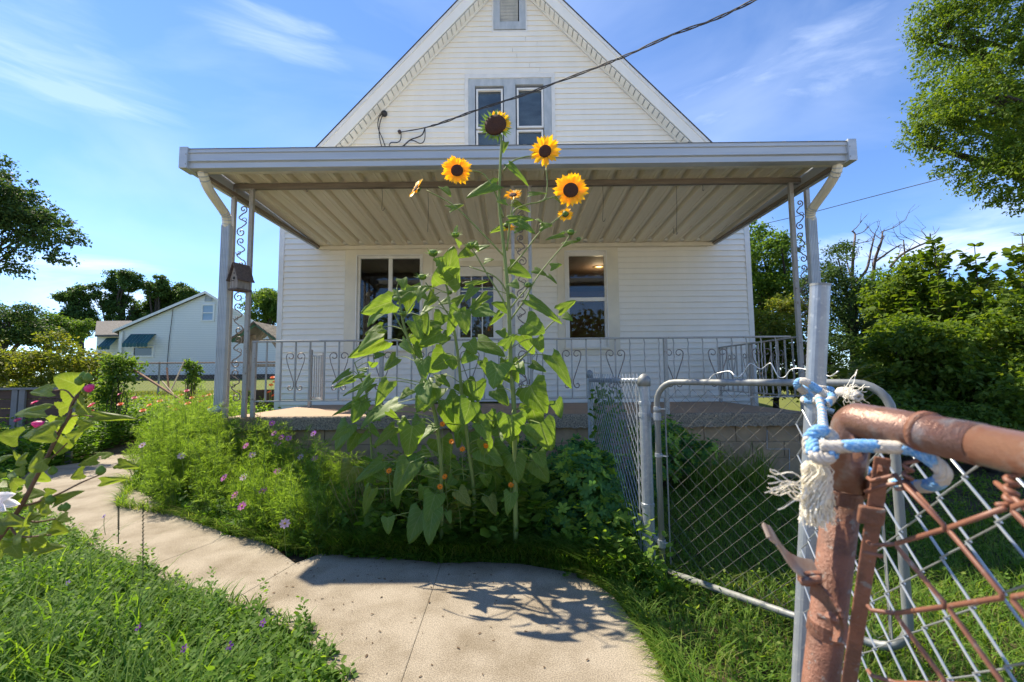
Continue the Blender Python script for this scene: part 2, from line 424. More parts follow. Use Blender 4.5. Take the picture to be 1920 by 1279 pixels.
for z, segs in rows:
    for a, b in segs:
        mb = MB(); y0 = WY-.025; y1 = WY-.004; h = ROW+.004
        mb.add([(a,y0,z),(b,y0,z),(b,WY,z),(a,WY,z),(a,y1,z+h),(b,y1,z+h),(b,WY,z+h),(a,WY,z+h)], [(0,3,2,1),(4,5,6,7),(0,1,5,4),(1,2,6,5),(2,3,7,6),(3,0,4,7)])
        # rolled lower lip
        mb.box((a, y0-.003, z-.004), (b, y0+.010, z+.008))
        mb.build('siding_board', M_side, house)
        back.box((a, WY+.002, z), (b, WY+.04, z+ROW))
back.box((XL, WY+.002, 0), (XL+.3, WY+.04, 3.9)); back.box((XR-.3, WY+.002, 0), (XR, WY+.04, 3.9))
back.box((XL, WY+.002, -.1), (XR, WY+.04, .598))
zE = 4.0
for s, x in ((-1, XL), (1, XR)):
    back.box((min(x, x-s*.08), WY+.045, -.1), (max(x, x-s*.08), 17, roofz(x)-.15))
back.box((XL, 16.95, -.1), (XR, 17, 4.0))
back.build('wall', M_side, house)
for x0, x1 in ((XL, XL+.095), (XR-.095, XR)):
    MB().box((x0, WY-.032, .55), (x1, WY+.06, roofz(XL)-.1)).build('corner_board', M_white, house, bevel=.004)
# roof, rake boards and soffit
rt = MB()
for s, k, xe in ((-1, kL, XL-.30), (1, kR, XR+.30)):
    a = Vector((apx, 0, apz)); b = Vector((xe, 0, roofz(xe))); n = Vector((b.z-a.z, 0, a.x-b.x)).normalized()
    if n.z < 0: n = -n
    rt.prism([(a.x, RY-.03, a.z+.01), (b.x, RY-.03, b.z+.01), (b.x+n.x*.02, RY-.03, b.z+n.z*.02), (a.x, RY-.03, a.z+.03)], (0, 9.5, 0))
rt.build('roof', M_shingle, house)
for s, k, xe in ((-1, kL, XL-.28), (1, kR, XR+.28)):
    a = Vector((apx, 0, apz)); b = Vector((xe, 0, roofz(xe))); t = (b-a).normalized(); n = Vector((-t.z, 0, t.x));
    if n.z > 0: n = -n          # pointing inward / down
    Ls = (b-a).length
    def strip(o0, o1, y0, y1, name, mt_, a0=0, a1=Ls, par=house):
        c = a + t*((a0+a1)/2) + n*((o0+o1)/2); c.y = (y0+y1)/2
        # mitre at the apex is hidden above the frame
        return MB().obox(c, t*((a1-a0)/2), n*((o1-o0)/2), (0, (y1-y0)/2, 0)).build(name, mt_, par)
    strip(.0, .055, RY-.022, RY+.0, 'rake_drip_edge', M_white)
    strip(.056, .225, RY-.008, RY+.014, 'rake_board', M_side)
    strip(.20, .222, RY+.016, WY-.03, 'soffit_backing', M_greytrim)
    cnt = int(Ls/.125)
    for i in range(cnt):
        strip(.236, .252, RY+.016, WY-.030, 'soffit_panel', M_side, i*.125+.010, i*.125+.115)
    strip(.236, .278, WY-.060, WY-.030, 'rake_moulding', M_white)
# ---- windows
def frame_bars(x0, z0, x1, z1, w_, y0, y1, mb, wb=None, wt=None):
    wb = w_ if wb is None else wb; wt = w_ if wt is None else wt
    mb.box((x0, y0, z0), (x0+w_, y1, z1)); mb.box((x1-w_, y0, z0), (x1, y1, z1))
    mb.box((x0+w_, y0, z1-wt), (x1-w_, y1, z1)); mb.box((x0+w_, y0, z0), (x1-w_, y1, z0+wb)); return mb
def window(name, outer, inner, glass, m_case, panes, label=None, sill=True):
    """outer casing rect, inner frame rect; panes = list of rects of glass"""
    ox0, oz0, ox1, oz1 = outer; ix0, iz0, ix1, iz1 = inner
    mb = MB(); y0, y1 = WY-.035, WY+.05
    mb.box((ox0, y0, oz0), (ix0, y1, oz1)); mb.box((ix1, y0, oz0), (ox1, y1, oz1))
    mb.box((ix0, y0, iz1), (ix1, y1, oz1)); mb.box((ix0, y0, oz0), (ix1, y1, iz0))
    win = mb.build(name, m_case, house, bevel=.003)
    fr = MB(); xs = sorted(panes)
    yy0, yy1 = WY-.012, WY+.045
    # frame: everything in the inner rect that is not glass
    frame_bars(ix0+.001, iz0+.001, ix1-.001, iz1-.001, .02, WY-.05, WY-.02, fr)
    fo = fr.build('frame', M_white, win, bevel=.002)
    sb = MB()
    gx = sorted({ix0+.018, ix1-.018} | {p[0] for p in panes} | {p[2] for p in panes}); gz_ = sorted({iz0+.018, iz1-.018} | {p[1] for p in panes} | {p[3] for p in panes})
    for i in range(len(gx)-1):
        for j in range(len(gz_)-1):
            cx_, cz_ = (gx[i]+gx[i+1])/2, (gz_[j]+gz_[j+1])/2
            if any(p[0] < cx_ < p[2] and p[1] < cz_ < p[3] for p in panes): continue
            sb.box((gx[i], yy0, gz_[j]), (gx[i+1], yy1, gz_[j+1]))
    if not panes: return win
    sb.build('sash', M_white, win, bevel=.002)
    g = MB()
    for a, b, c, d in panes: g.box((a-.01, WY+.015, b-.01), (c+.01, WY+.020, d+.01))
    g.build('glass', M_glass, win)
    if sill: MB().box((ix0-.03, WY-.075, iz0-.035), (ix1+.03, WY-.034, iz0)).build('sill', m_case, win, bevel=.004)
    return win
def fill(x0, z0, x1, z1, panes, mm, par=house, name='jamb'):
    mb = MB()
    return mb
window('window', wing_l, rect(668, 478, 793, 656), None, M_trim, [rect(675, 485, 728, 648), rect(735, 485, 787, 648)])
window('window', wing_r, rect(1059, 470, 1139, 652), None, M_trim, [rect(1067, 480, 1133, 558), rect(1068, 565, 1134, 633)])
window('window', (gab_w[0], gab_w[1], gab_w[2], gab_w[3]), rect(876.5, 147, 1036.5, 298), None, M_white, [])
# gable window: grey casing and two double-hung sashes
gw = [o for o in house.children if o.name.startswith('window')][-1]
g0 = rect(877.5, 148, 1035.5, 297)
sl_, sr_ = rect(891, 163, 945, 300), rect(967, 160, 1020, 300)
mb = MB(); y0, y1 = WY-.03, WY+.04
mb.box((g0[0], y0, g0[1]), (sl_[0], y1, g0[3])); mb.box((sl_[2], y0, g0[1]), (sr_[0], y1, g0[3])); mb.box((sr_[2], y0, g0[1]), (g0[2], y1, g0[3]))
mb.box((sl_[0], y0, sl_[3]), (sl_[2], y1, g0[3])); mb.box((sr_[0], y0, sr_[3]), (sr_[2], y1, g0[3]))
mb.build('casing', M_greytrim, gw, bevel=.003)
for s_, ga in ((sl_, ((898, 171, 938, 239), (898, 248, 938, 292))), (sr_, ((974, 169, 1014, 237), (974, 247, 1014, 292)))):
    sb = MB(); g = MB()
    for i, q in enumerate(ga):
        a, b, c, d = rect(*q); frame_bars(max(a-.05, s_[0]+.001), b-.035, min(c+.05, s_[2]-.001), d+.035, .035, WY-.02+.012*i, WY+.03, sb)
        g.box((a-.01, WY+.034, b-.01), (c+.01, WY+.038, d+.01))
    sb.build('sash', M_white, gw, bevel=.002); g.build('glass', M_glass, gw)
MB().box((g0[0]+.05, WY+.06, g0[1]), (g0[2]-.05, WY+.09, g0[3])).build('blind', mat('dusty_blind', (.10, .12, .16), .8, noise=((2, 2, 5), (.22, .25, .30), .2)), gw)
# gable vent with louvres
mb = MB(); vr = vent_r; vi = rect(925, -45, 985, 58); vo = rect(937, -35, 971, 44)
frame_bars(vr[0], vr[1], vr[2], vr[3], vi[0]-vr[0], WY-.03, WY+.02, mb)
vent = mb.build('gable_vent', M_white, house)
mb = MB(); frame_bars(vi[0]+.001, vi[1]+.001, vi[2]-.001, vi[3]-.001, vo[0]-vi[0], WY-.045, WY+.02, mb, wb=vo[1]-vi[1]); mb.build('vent_frame', M_greytrim, vent)
MB().box((vo[0], WY+.02, vo[1]), (vo[2], WY+.03, vo[3])).build('vent_backing', M_dark, vent)
zz = vo[1]+.01; i = 0
while zz < vo[3]-.04:
    MB().obox(((vo[0]+vo[2])/2, WY-.01, zz+.025), ((vo[2]-vo[0])/2, 0, 0), (0, .020, -.016), (0, .003, .004)).build('louvre', M_greytrim, vent); zz += .066
# door with storm door panes
dr = (door_r[0], .835, door_r[2], door_r[3]); di = rect(857, 500, 943, 776); dg = rect(863, 518, 925, 633)
mb = MB(); mb.box((dr[0], WY-.035, dr[1]), (di[0], WY+.04, dr[3])); mb.box((di[2], WY-.035, dr[1]), (dr[2], WY+.04, dr[3])); mb.box((di[0], WY-.035, di[3]), (di[2], WY+.04, dr[3]))
door = mb.build('door', M_trim, house, bevel=.003)
mb = MB(); x0, x1 = di[0]+.004, di[2]-.004
mb.box((x0, WY-.02, .84), (dg[0], WY+.02, di[3]-.004)); mb.box((dg[2], WY-.02, .84), (x1, WY+.02, di[3]-.004))
mb.box((dg[0], WY-.02, dg[3]), (dg[2], WY+.02, di[3]-.004)); mb.box((dg[0], WY-.02, .84), (dg[2], WY+.02, dg[1])); mb.build('door_leaf', M_white, door, bevel=.003)
mb = MB()
for k in (1, 2): xx = dg[0]+(dg[2]-dg[0])*k/3; mb.box((xx-.009, WY-.012, dg[1]), (xx+.009, WY+.008, dg[3]))
for v in (546, 590): zz = at(895, v, WY).z; mb.box((dg[0], WY-.009, zz-.01), (dg[2], WY+.006, zz+.01))
mb.build('muntin', M_white, door); MB().box((dg[0]-.005, WY+.012, dg[1]-.005), (dg[2]+.005, WY+.016, dg[3]+.005)).build('glass', M_glass, door)
MB().box((dg[0]+.01, WY+.05, dg[1]-.1), (dg[2]+.4, WY+.08, dg[3]+.1)).build('inner_curtain', mat('curtain', (.20, .11, .07), .9, noise=((14, 1, 2), (.09, .06, .04), .2)), door)
MB().lathe((di[2]-.07, WY-.02, 1.78), [(.012, 0), (.012, .04), (.03, .045), (.03, .075), (.01, .085)], 12, (0, -1, 0)).build('handle', mat('brass', (.5, .38, .18), .35, 1), door, smooth=True)
# flat panel between picture window and door, header under the ledger
x0 = wing_l[2]+.003; x1 = dr[0]-.003
MB().box((x0, WY-.02, .84), (x1, WY+.03, wing_l[3])).build('wall_panel', M_trim, house)
hz = at(900, 468, WY).z
MB().box((at(620, 466, WY).x, WY-.05, hz+.004), (at(1325, 462, WY).x, WY-.017, hz+.11)).build('frieze_board', M_trim, house)
# dark room behind the windows
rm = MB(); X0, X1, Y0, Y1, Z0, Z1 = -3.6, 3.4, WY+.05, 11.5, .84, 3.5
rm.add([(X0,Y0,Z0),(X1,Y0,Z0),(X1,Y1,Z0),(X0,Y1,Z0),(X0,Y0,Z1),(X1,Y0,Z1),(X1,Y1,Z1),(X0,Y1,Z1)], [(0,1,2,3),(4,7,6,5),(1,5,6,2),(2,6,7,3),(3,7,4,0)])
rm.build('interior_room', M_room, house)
# lit ceiling lamp behind the right window
lp = at(1123, 497, WY+.9)
lamp = thing('ceiling_lamp', 'small glowing ceiling lamp seen through the narrow right window', 'lamp', lp)
MB().lathe(lp, [(.02, .12), (.09, .115), (.10, .08), (.02, .075)], 14).build('lamp_base', mat('brass', (.5,.38,.18)), lamp, smooth=True)
MB().lathe(lp, [(.10, .07), (.105, -.03), (.085, -.05), (.02, -.055)], 16).build('lamp_shade', emis('lamp_glow', (1.0, .62, .28), 1.6), lamp, smooth=True)
mb = MB()
for k in range(8):
    a = k*math.pi/4; c = lp + Vector((math.cos(a)*.11, math.sin(a)*.11, 0)); mb.bar(c+Vector((0,0,-.05)), c+Vector((0,0,.08)), .008, .008)
mb.lathe(lp, [(.112, -.055), (.118, -.055), (.118, -.04), (.112, -.04)], 16); mb.build('cage', mat('brass', (.5,.38,.18)), lamp)
pl_ = bpy.data.lights.new('lamp_light', 'POINT'); pl_.energy = 4; pl_.color = (1, .7, .4); pl_.shadow_soft_size = .1
o = bpy.data.objects.new('lamp_light', pl_); COL.objects.link(o); o.parent = lamp; o.location = (0, 0, -.15)
# ================================================================== PORCH FLOOR AND FOUNDATION
SY = 5.56; SX0, SX1, SZ = -3.66, 3.68, .832; TH = at(1250, 776, SY).z - at(1250, 801, SY).z
SZ = at(1100, 777, SY).z
porch = thing('concrete_porch', 'raised concrete porch floor on a tan block foundation in front of the house', 'porch', (0, SY, 0))
MB().box((SX0, SY+.035, SZ-TH), (SX1, WY-.036, SZ)).build('floor_slab', M_porchtop, porch)
# ragged aggregate front edge
nx, nz = 260, 8; V = []; 
for j in range(nz+1):
    for i in range(nx+1):
        x = SX0+(SX1-SX0)*i/nx; zz = SZ-TH+TH*j/nz
        y = SY + NR.normal(0, .004) + .008*math.sin(x*5)*math.sin(x*2.3+1)
        if j == 0: zz += NR.normal(0, .006)
        if j == nz: y += .012; zz = SZ+.003
        V.append((x, y, zz))
for i in range(nx+1): V.append((SX0+(SX1-SX0)*i/nx, SY+.06, SZ+.003))
F = np.array([(j*(nx+1)+i, j*(nx+1)+i+1, (j+1)*(nx+1)+i+1, (j+1)*(nx+1)+i) for j in range(nz+1) for i in range(nx)])
np_mesh('slab_edge', np.array(V), [F], M_agg, porch)
BY = SY+.07; zt = SZ-TH; MB().box((SX0+.05, BY+.012, -.15), (SX1-.05, WY-.05, zt-.001)).build('mortar_bed', M_mortar, porch)
zz = zt-.006; r_ = 0; bl = {}
while zz > -.05:
    x = SX0+.05-(.2 if r_ % 2 else 0)
    while x < SX1-.06:
        a, b = max(x, SX0+.05), min(x+.388, SX1-.05)
        if b-a > .04: MB().box((a, BY+R.uniform(-.002,.002), max(zz-.19, -.1)), (b, BY+.09, zz)).build('block', M_block, porch, bevel=.004)
        x += .4
    zz -= .2; r_ += 1
p = [at(u, v, BY-.004) for u, v in ((1438,806),(1438,842),(1480,842),(1480,881))]
mb = MB()
for a, b in zip(p, p[1:]): mb.bar(a, b, .014, .006, (0, 1, 0))
mb.build('crack_sealant', mat('sealant', (.55, .54, .5), .7, noise=(30, (.35,.33,.3), .3)), porch)
# ================================================================== AWNING
M_alu = mat('aluminium_white', (.56, .58, .58), .38, .25, noise=((.6, 2, 9), (.42, .45, .47), .25))
M_pan = mat('roof_pan', (.86, .80, .64), .5, .0, noise=((14, .35, 3), (.72, .65, .50), .22, (3, 1.5, 3), (.56, .48, .33)))
M_beam = mat('beam_dirty', (.27, .22, .165), .6, .2, noise=((3, 8, 30), (.15, .12, .09), .25))
RL, RR, DF = -3.605, 3.696, 4.633; PY = 5.47
ZB = at(960, 461, WY-.06).z; ZF = at(960, 309, DF).z; 
awn = thing('porch_awning', 'flat white aluminium patio cover with ribbed cream underside over the porch', 'porch roof', (0, DF, ZF))
beam_b = at(960, 350, PY).z; pan_z0 = beam_b + .072; pan_z1 = ZB + .03
def pz(y): return pan_z0 + (pan_z1-pan_z0)*(y-PY)/(WY-PY)
n = 25; wpan = (RR-RL-.06)/n; x = RL+.03; yA, yB = DF+.10, WY-.02
zA, zB_ = pz(yA), pz(yB)
prof = [(0, .0), (.13, .0), (.135,.008), (.15,.008), (.155, 0), (.195, .0), (.222, .058), (.262, .058), (wpan, .0)]
pts = []
mb = MB(); vs = []
for y, zz in ((yA, zA), (yB, zB_)):
    for px_, h in prof: vs.append((px_, y, zz+h))
    for px_, h in reversed(prof): vs.append((px_, y, zz+h+.0025))
k = len(prof)*2; mb.add([(v[0], v[1], v[2]) for v in vs], [tuple(range(k))[::-1], tuple(range(k, 2*k))] + [(i, (i+1)%k, (i+1)%k+k, i+k) for i in range(k)])
first = mb.build('roof_panel', M_pan, awn); first.location = (x, -DF, -ZF); first.data.transform(Matrix.Translation((0, DF, ZF)))
for i in range(1, n): share(first, 'roof_panel', (x+i*wpan, -DF, -ZF), awn)
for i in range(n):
    xm_ = x+i*wpan; mb = MB().prism([(xm_+.199, WY-.19, pz(WY-.19)+.006), (xm_+.222, WY-.19, pz(WY-.19)+.054), (xm_+.262, WY-.19, pz(WY-.19)+.054), (xm_+.283, WY-.19, pz(WY-.19)+.006)], (0, .10, 0)); mb.build('rib_daylight', M_white, awn)  # white caps stand in for daylight showing through the open rib ends
# front gutter fascia: three ribs
ft = at(960, 274, DF).z; fb = ZF; hh = ft-fb
prof = [(0,1),(.012,1),(.012,.83),(.0,.80),(.0,.78),(.016,.75),(.016,.42),(.004,.38),(.004,.34),(.03,.30),(.03,.02),(.045,.0),(.12,.0),(.12,.06),(.06,.10),(.06,1)]
mb = MB(); mb.prism([(RL+.03, DF-.03+a, fb+b*hh) for a, b in prof], (RR-RL-.06, 0, 0)); mb.build('gutter_fascia', M_alu, awn)
MB().prism([(RL+.05, DF+.091, fb+.002), (RL+.05, DF+.22, fb+.035), (RL+.05, DF+.22, fb+.045), (RL+.05, DF+.091, fb+.09)], (RR-RL-.1, 0, 0)).build('gutter_back', M_pan, awn)
for a, b in ((RL-.03, RL+.06), (RR-.06, RR+.03)):
    e = MB().box((a, DF-.045, fb-.012), (b, DF+.13, ft+.015)).build('end_cap', M_alu, awn, bevel=.004)
    sc_ = MB()
    for zz in (fb+.03, fb+.14): sc_.lathe((b-.012 if a < 0 else a+.012, DF-.046, zz), [(.005, 0), (.005, .004)], 8, (0,-1,0))
    sc_.build('screw', M_beam, e)
for s, xx in ((-1, RL), (1, RR)):
    MB().prism([(xx-.02, DF+.131, fb), (xx-.02, WY-.03, ZB-.012), (xx-.02, WY-.03, ZB+.15), (xx-.02, DF+.131, ft)], (.04, 0, 0)).build('side_trim', M_alu, awn)
    MB().prism([(xx-s*.021, DF+.131, fb+.012), (xx-s*.021, WY-.03, ZB-.004), (xx-s*.021, WY-.03, ZB+.026), (xx-s*.021, DF+.131, fb+.05)], (-s*.05, 0, 0)).build('side_channel', M_beam, awn)
MB().box((RL+.05, WY-.085, ZB-.035), (RR-.05, WY-.053, ZB+.028)).build('ledger', M_trim, awn)
mb = MB().box((at(413,345,PY).x, PY-.03, beam_b), (at(1520,335,PY).x, PY+.03, pan_z0-.004)); mb.build('beam', M_beam, awn, bevel=.003)
# downspouts (flattened corrugated pipe)
def spout(pts_px, w_=.085):
    ds = MB(); P = [at(u, v, Y) for u, v, Y in pts_px]
    C = curve(P, 6); P2 = [C[0]]
    ds.tube(C, w_/2, 8, flat=.72); return ds, C
for pts, side in (([(379,314,4.74),(381,328,4.76),(392,356,4.90),(415,390,5.18),(424,405,5.3),(426,425,5.36)], -1), ([(1570,304,4.74),(1569,320,4.76),(1556,345,4.90),(1530,382,5.2),(1521,396,5.3),(1520,412,5.36)], 1)):
    P = [at(*p) for p in pts]
    ds = MB(); C = curve(P, 3)
    ds.tube(C, .052, 8); last = P[-1]
    d_ = ds.build('downspout_elbow', M_pan, awn)
    for i in list(range(0, 5)) + list(range(len(C)-6, len(C)-1)):
        a = C[i]; t = (C[i+1]-C[i]).normalized(); MB().tube([a, a+t*.012], .056, 8).build('elbow_crimp', M_alu, d_)
    bot = at(424, 758, 5.36) if side < 0 else at(1540, 758, 5.36)
    x = last.x
    mb = MB().box((x-.055, 5.32, bot.z-.02), (x+.055, 5.40, last.z+.02))
    dd = mb.build('downspout', M_alu, awn, bevel=.012)
    mb = MB()
    for k in range(-2, 3): mb.box((x+k*.02-.004, 5.314, bot.z), (x+k*.02+.004, 5.3195, last.z))
    mb.build('rib', M_alu, dd)
    mb = MB(); mb.tube([(x, 5.36, bot.z-.015), (x, 5.35, bot.z-.05), (x+side*.07, 5.28, bot.z-.09)], .045, 8, flat=.8); mb.build('spout_foot', M_alu, awn, smooth=True)
# wire hooks under the beam
M_wire = mat('rust_wire', (.09, .07, .055), .7, .3)
for (u, v0, v1, c) in ((716,352,392,.03),(802,352,432,0),(1130,352,412,.03),(1268,352,436,.02),(1317,350,356,.02),(574,352,358,.02),(1262,430,436,.02)):
    a = at(u, v0-3, PY); b = at(u, v1, PY)
    mb = MB(); mb.tube(curve([a, (a+b)/2+Vector((.008,0,0)), b, b+Vector((c*.7,0,-c*.6)), b+Vector((c*1.1,0,c*.5))], 4), .0028, 4); mb.build('wire_hook', M_wire, awn)
# ================================================================== POSTS
M_iron = mat('iron_white', (.40, .40, .375), .5, .15, noise=((9, 9, 4), (.36, .33, .29), .2, 25, (.20, .14, .09)))
M_scroll = mat('scroll_iron', (.30, .27, .25), .5, .3, noise=(40, (.17, .12, .09), .2))
def spiral(c, r0, turns, start, ax=Vector((1,0,0)), flip=1, n=16):
    o = []
    for i in range(n+1):
        t = i/n; a = start + flip*turns*2*math.pi*t; r = r0*(1-.78*t)
        o.append(c + ax*(math.cos(a)*r) + Vector((0,0,math.sin(a)*r)))
    return o
def scroll_post(name, label, u0, u1, vref, zb, zt, w_=.05, extra_u=None):
    xa, xb = at(u0, vref, PY).x, at(u1, vref, PY).x; xm = (xa+xb)/2
    t = thing(name, label, 'porch post', (xm, PY, zb))
    for xx in (xa, xb): MB().box((xx-w_/2, PY-.025, zb), (xx+w_/2, PY+.025, zt)).build('upright', M_iron, t, bevel=.004)
    MB().box((min(xa,xb)-w_/2-.01, PY-.035, zt-.004), (max(xa,xb)+w_/2+.01, PY+.035, zt+.001)).build('cap_plate', M_iron, t)
    half = abs(xb-xa)/2 - w_/2 - .004; z_ = zb+.25; i = 0
    while z_ < zt-.2:
        f = 1 if i % 2 else -1; c = Vector((xm+f*half*.25, PY, z_))
        h = min(.30, zt-.1-z_)
        r0 = half*.72
        mb = MB()
        p1 = spiral(Vector((xm-f*half*.1, PY, z_)), r0, 1.25, -math.pi/2*f if False else math.pi/2, flip=f)
        p2 = spiral(Vector((xm+f*half*.1, PY, z_+h)), r0*.85, 1.25, -math.pi/2, flip=f)
        mid = [Vector((xm-f*half*.1, PY, z_+r0)), Vector((xm+f*half*.6, PY, z_+h*.42)), Vector((xm-f*half*.5, PY, z_+h*.62)), Vector((xm+f*half*.1, PY, z_+h-r0*.85))]
        mb.tube(list(reversed(p1)) + curve(mid, 5)[1:-1] + p2, .0075, 5)
        mb.tube(spiral(Vector((xm+f*half*.35, PY, z_+h*.52)), half*.45, 1.0, math.pi, flip=-f, n=10), .005, 4)
        mb.build('scroll', M_scroll, t, smooth=True); z_ += h+.12; i += 1
    return t
ptop = beam_b-.003
scroll_post('porch_post', 'ornamental iron corner post with scrollwork carrying the birdhouse at the left', 434, 468, 500, SZ+.004, ptop)
tL = [o for o in COL.objects if o.name == 'porch_post'][-1]
xx = at(456, 500, PY).x; MB().box((xx-.02, PY+.12, SZ), (xx+.02, PY+.16, ptop)).build('upright', M_iron, tL)
scroll_post('porch_post', 'ornamental iron corner post with scrollwork at the right end of the porch', 1486, 1516, 420, SZ+.004, ptop)
scroll_post('porch_post', 'slim white iron post with scrollwork rising behind the tallest sunflower', 962, 994, 500, SZ+.004, ptop, w_=.042)
# ================================================================== RAILINGS
def heart(mb, x, z0, z1, wv, P, ax):
    """open heart of two S scrolls around a baluster; P maps (s, z) to space"""
    for f in (-1, 1):
        top = [P(x+f*wv*(.5+.42*math.cos(a)), z1-.02-.42*wv+.42*wv*math.sin(a)) for a in np.linspace(-math.pi*1.25 if f>0 else math.pi*.25, 0 if f>0 else math.pi*1.0, 2)]
        pts = []
        c = (x+f*wv*.42, z1-wv*.42); r = wv*.36
        for i in range(15):
            t = i/14; a = (math.pi*1.35) * (1-t) * (-1) if False else None
        for i in range(15):      # curl from the inside out, going over the top and down the outer side
            t = i/14; a = math.pi*(1+ .9) - t*math.pi*1.9; rr = r*(.35+.65*t)
            pts.append((c[0]+f*math.cos(a)*rr, c[1]+math.sin(a)*rr))
        pts.append((x+f*wv*.70, z1-wv*.9)); pts.append((x+f*wv*.12, z0+wv*.75))
        pts.append((x+f*wv*.10, z0+wv*.45)); c2 = (x+f*wv*.42, z0+wv*.30); r2 = wv*.26
        for i in range(12):
            t = i/11; a = math.pi + t*math.pi*1.7; rr = r2*(1-.6*t); pts.append((c2[0]+f*math.cos(a)*rr, c2[1]+math.sin(a)*rr))
        mb.tube([P(*q) for q in pts], .0065, 4)
def railing(label, p0, p1, ztop, zbot, n, hearts, newels, twist=(), top_h=.03):
    p0, p1 = Vector(p0), Vector(p1); ax = (p1-p0); L_ = ax.length; ax.normalize()
    t = thing('porch_railing', label, 'railing', Vector((p0.x, p0.y, SZ)))
    P = lambda s, z: Vector((p0.x+ax.x*s, p0.y+ax.y*s, z))
    MB().bar(P(0, ztop), P(L_, ztop), .045, .022, (0,0,1) if False else ax.cross(Vector((0,0,1)))).build('top_rail', M_iron, t, bevel=.004)
    MB().bar(P(0, zbot), P(L_, zbot), .028, .016, ax.cross(Vector((0,0,1)))).build('bottom_rail', M_iron, t)
    for i in range(1, n):
        s = L_*i/n; mb = MB()
        if i in twist: mb.tube([P(s, z) + Vector((.005*math.sin((z-zbot)*40), 0, 0)) for z in np.linspace(zbot, ztop-.01, 14)], .0075, 4)
        else: mb.bar(P(s, zbot+.001), P(s, ztop-.012), .017, .017)
        b = mb.build('baluster', M_iron, t)
        if i in hearts:
            mb = MB(); heart(mb, s, zbot+.12, ztop-.13, .150, P, ax); mb.build('heart_scroll', M_scroll, b, smooth=True)
    for s in newels:
        MB().bar(P(s, SZ+.001), P(s, ztop-.012), .045, .045).build('newel', M_iron, t, bevel=.004)
    return t
RYp = PY-.0
ra = at(474, 641, RYp); rb_ = at(1481, 631, RYp); rz = (ra.z+rb_.z)/2; rbz = (at(500,753,RYp).z + at(1400,744,RYp).z)/2
railing('long white iron front railing with heart scrolls running behind the sunflowers', (ra.x, RYp, 0), (rb_.x, RYp, 0), rz, rbz, 37, (3, 6, 9, 12, 15, 19, 22, 25, 29, 32, 35), [.03, (at(715,700,RYp).x-ra.x), (at(1249,700,RYp).x-ra.x)], twist=tuple(range(26, 37)))
pe = at(1337, 700, WY-.2)
railing('short iron side railing with heart scrolls at the right end of the porch', (3.58, PY+.03, 0), (3.58, WY-.2, 0), rz, rbz, 14, (3, 8, 11), [1.18, 2.2])
# open gate at the left side steps
g = thing('porch_gate', 'small open iron gate beside the left end of the porch floor', 'gate', (at(582,700,7.3).x, 7.3, SZ))
c = at(582, 700, 7.3); MB().bar((c.x, 7.3, SZ), (c.x, 7.3, at(582,656,7.3).z), .05, .05).build('newel', M_iron, g, bevel=.004)
e = at(606, 700, 6.75); zt_, zb_ = at(606,664,6.75).z, at(606,748,6.75).z
a = Vector((c.x+.03, 7.3, 0)); b = Vector((e.x, 6.75, 0))
mb = MB(); mb.bar(a+Vector((0,0,zt_)), b+Vector((0,0,zt_)), .025, .025); mb.bar(a+Vector((0,0,zb_)), b+Vector((0,0,zb_)), .025, .025); mb.bar(b+Vector((0,0,zb_-.03)), b+Vector((0,0,zt_+.02)), .03, .03); mb.build('gate_frame', M_iron, g)
for k in range(1, 5): q = a+(b-a)*k/5; MB().bar(q+Vector((0,0,zb_)), q+Vector((0,0,zt_)), .012, .012).build('baluster', M_iron, g)
# ================================================================== BIRDHOUSE, CABLES
M_oldwood = mat('weathered_wood', (.44, .38, .31), .9, noise=((40, 40, 5), (.18, .14, .11), .2), bump=((60, 60, 6), .5, .004))
M_bark = mat('birdhouse_roof', (.085, .06, .05), .9, noise=(30, (.16, .12, .10), .2))
bp = at(451, 520, 5.30)
bh = thing('birdhouse', 'weathered wooden birdhouse with steep slatted roof hung on the left porch post', 'birdhouse', bp, rot=0)
fx = Vector((-.38, -.925, 0)).normalized(); sx = Vector((.925, -.38, 0)).normalized()    # front faces left, side faces camera
W2, D2, H1, H2 = .066, .080, .125, .30
bz = bp.z - .15
o_ = Vector((bp.x, bp.y, bz))
pf = [o_+sx*W2, o_+sx*W2+Vector((0,0,H1)), o_+Vector((0,0,H2)), o_-sx*W2+Vector((0,0,H1)), o_-sx*W2]
MB().prism([p+fx*D2 for p in pf], -fx*D2*2).build('body', M_oldwood, bh)
MB().obox(o_+Vector((0,0,-.012)), sx*(W2+.014), fx*(D2+.02), (0,0,.010)).build('floor', M_bark, bh)
MB().lathe(o_+fx*(D2+.001)+Vector((0,0,.125)), [(.019,0),(.019,.003),(.012,.004),(.0,.002)], 14, fx).build('entrance_hole', M_dark, bh)
MB().tube([o_+fx*D2+Vector((0,0,.09)), o_+fx*(D2+.03)+Vector((0,0,.09))], .005, 6).build('perch', M_bark, bh)
st = MB(); vs = []
for i in range(10): a = math.pi/2+i*math.pi/5; r = .016 if i%2==0 else .007; vs.append(o_+fx*(D2+.001)+sx*(math.cos(a)*r)+Vector((0,0,  .185+math.sin(a)*r)))
st.prism(vs, fx*.004); st.build('star', M_bark, bh)
for f in (-1, 1):
    a = Vector((0,0,H2+.012)); b = sx*(f*(W2+.032)) + Vector((0,0,H1-.035)); n_ = 9
    for i in range(n_):
        q0 = a+(b-a)*(i/n_); q1 = a+(b-a)*((i+1.05)/n_); out_ = (sx*f*(H2-H1)+Vector((0,0,W2))).normalized()
        MB().obox(o_+(q0+q1)/2+out_*(.006), (q1-q0)/2, fx*(D2+.028+R.uniform(-.004,.004)), out_*.006+ (q1-q0)*.0).build('roof_slat', M_bark, bh)
M_cable = mat('black_cable', (.02, .02, .022), .5)
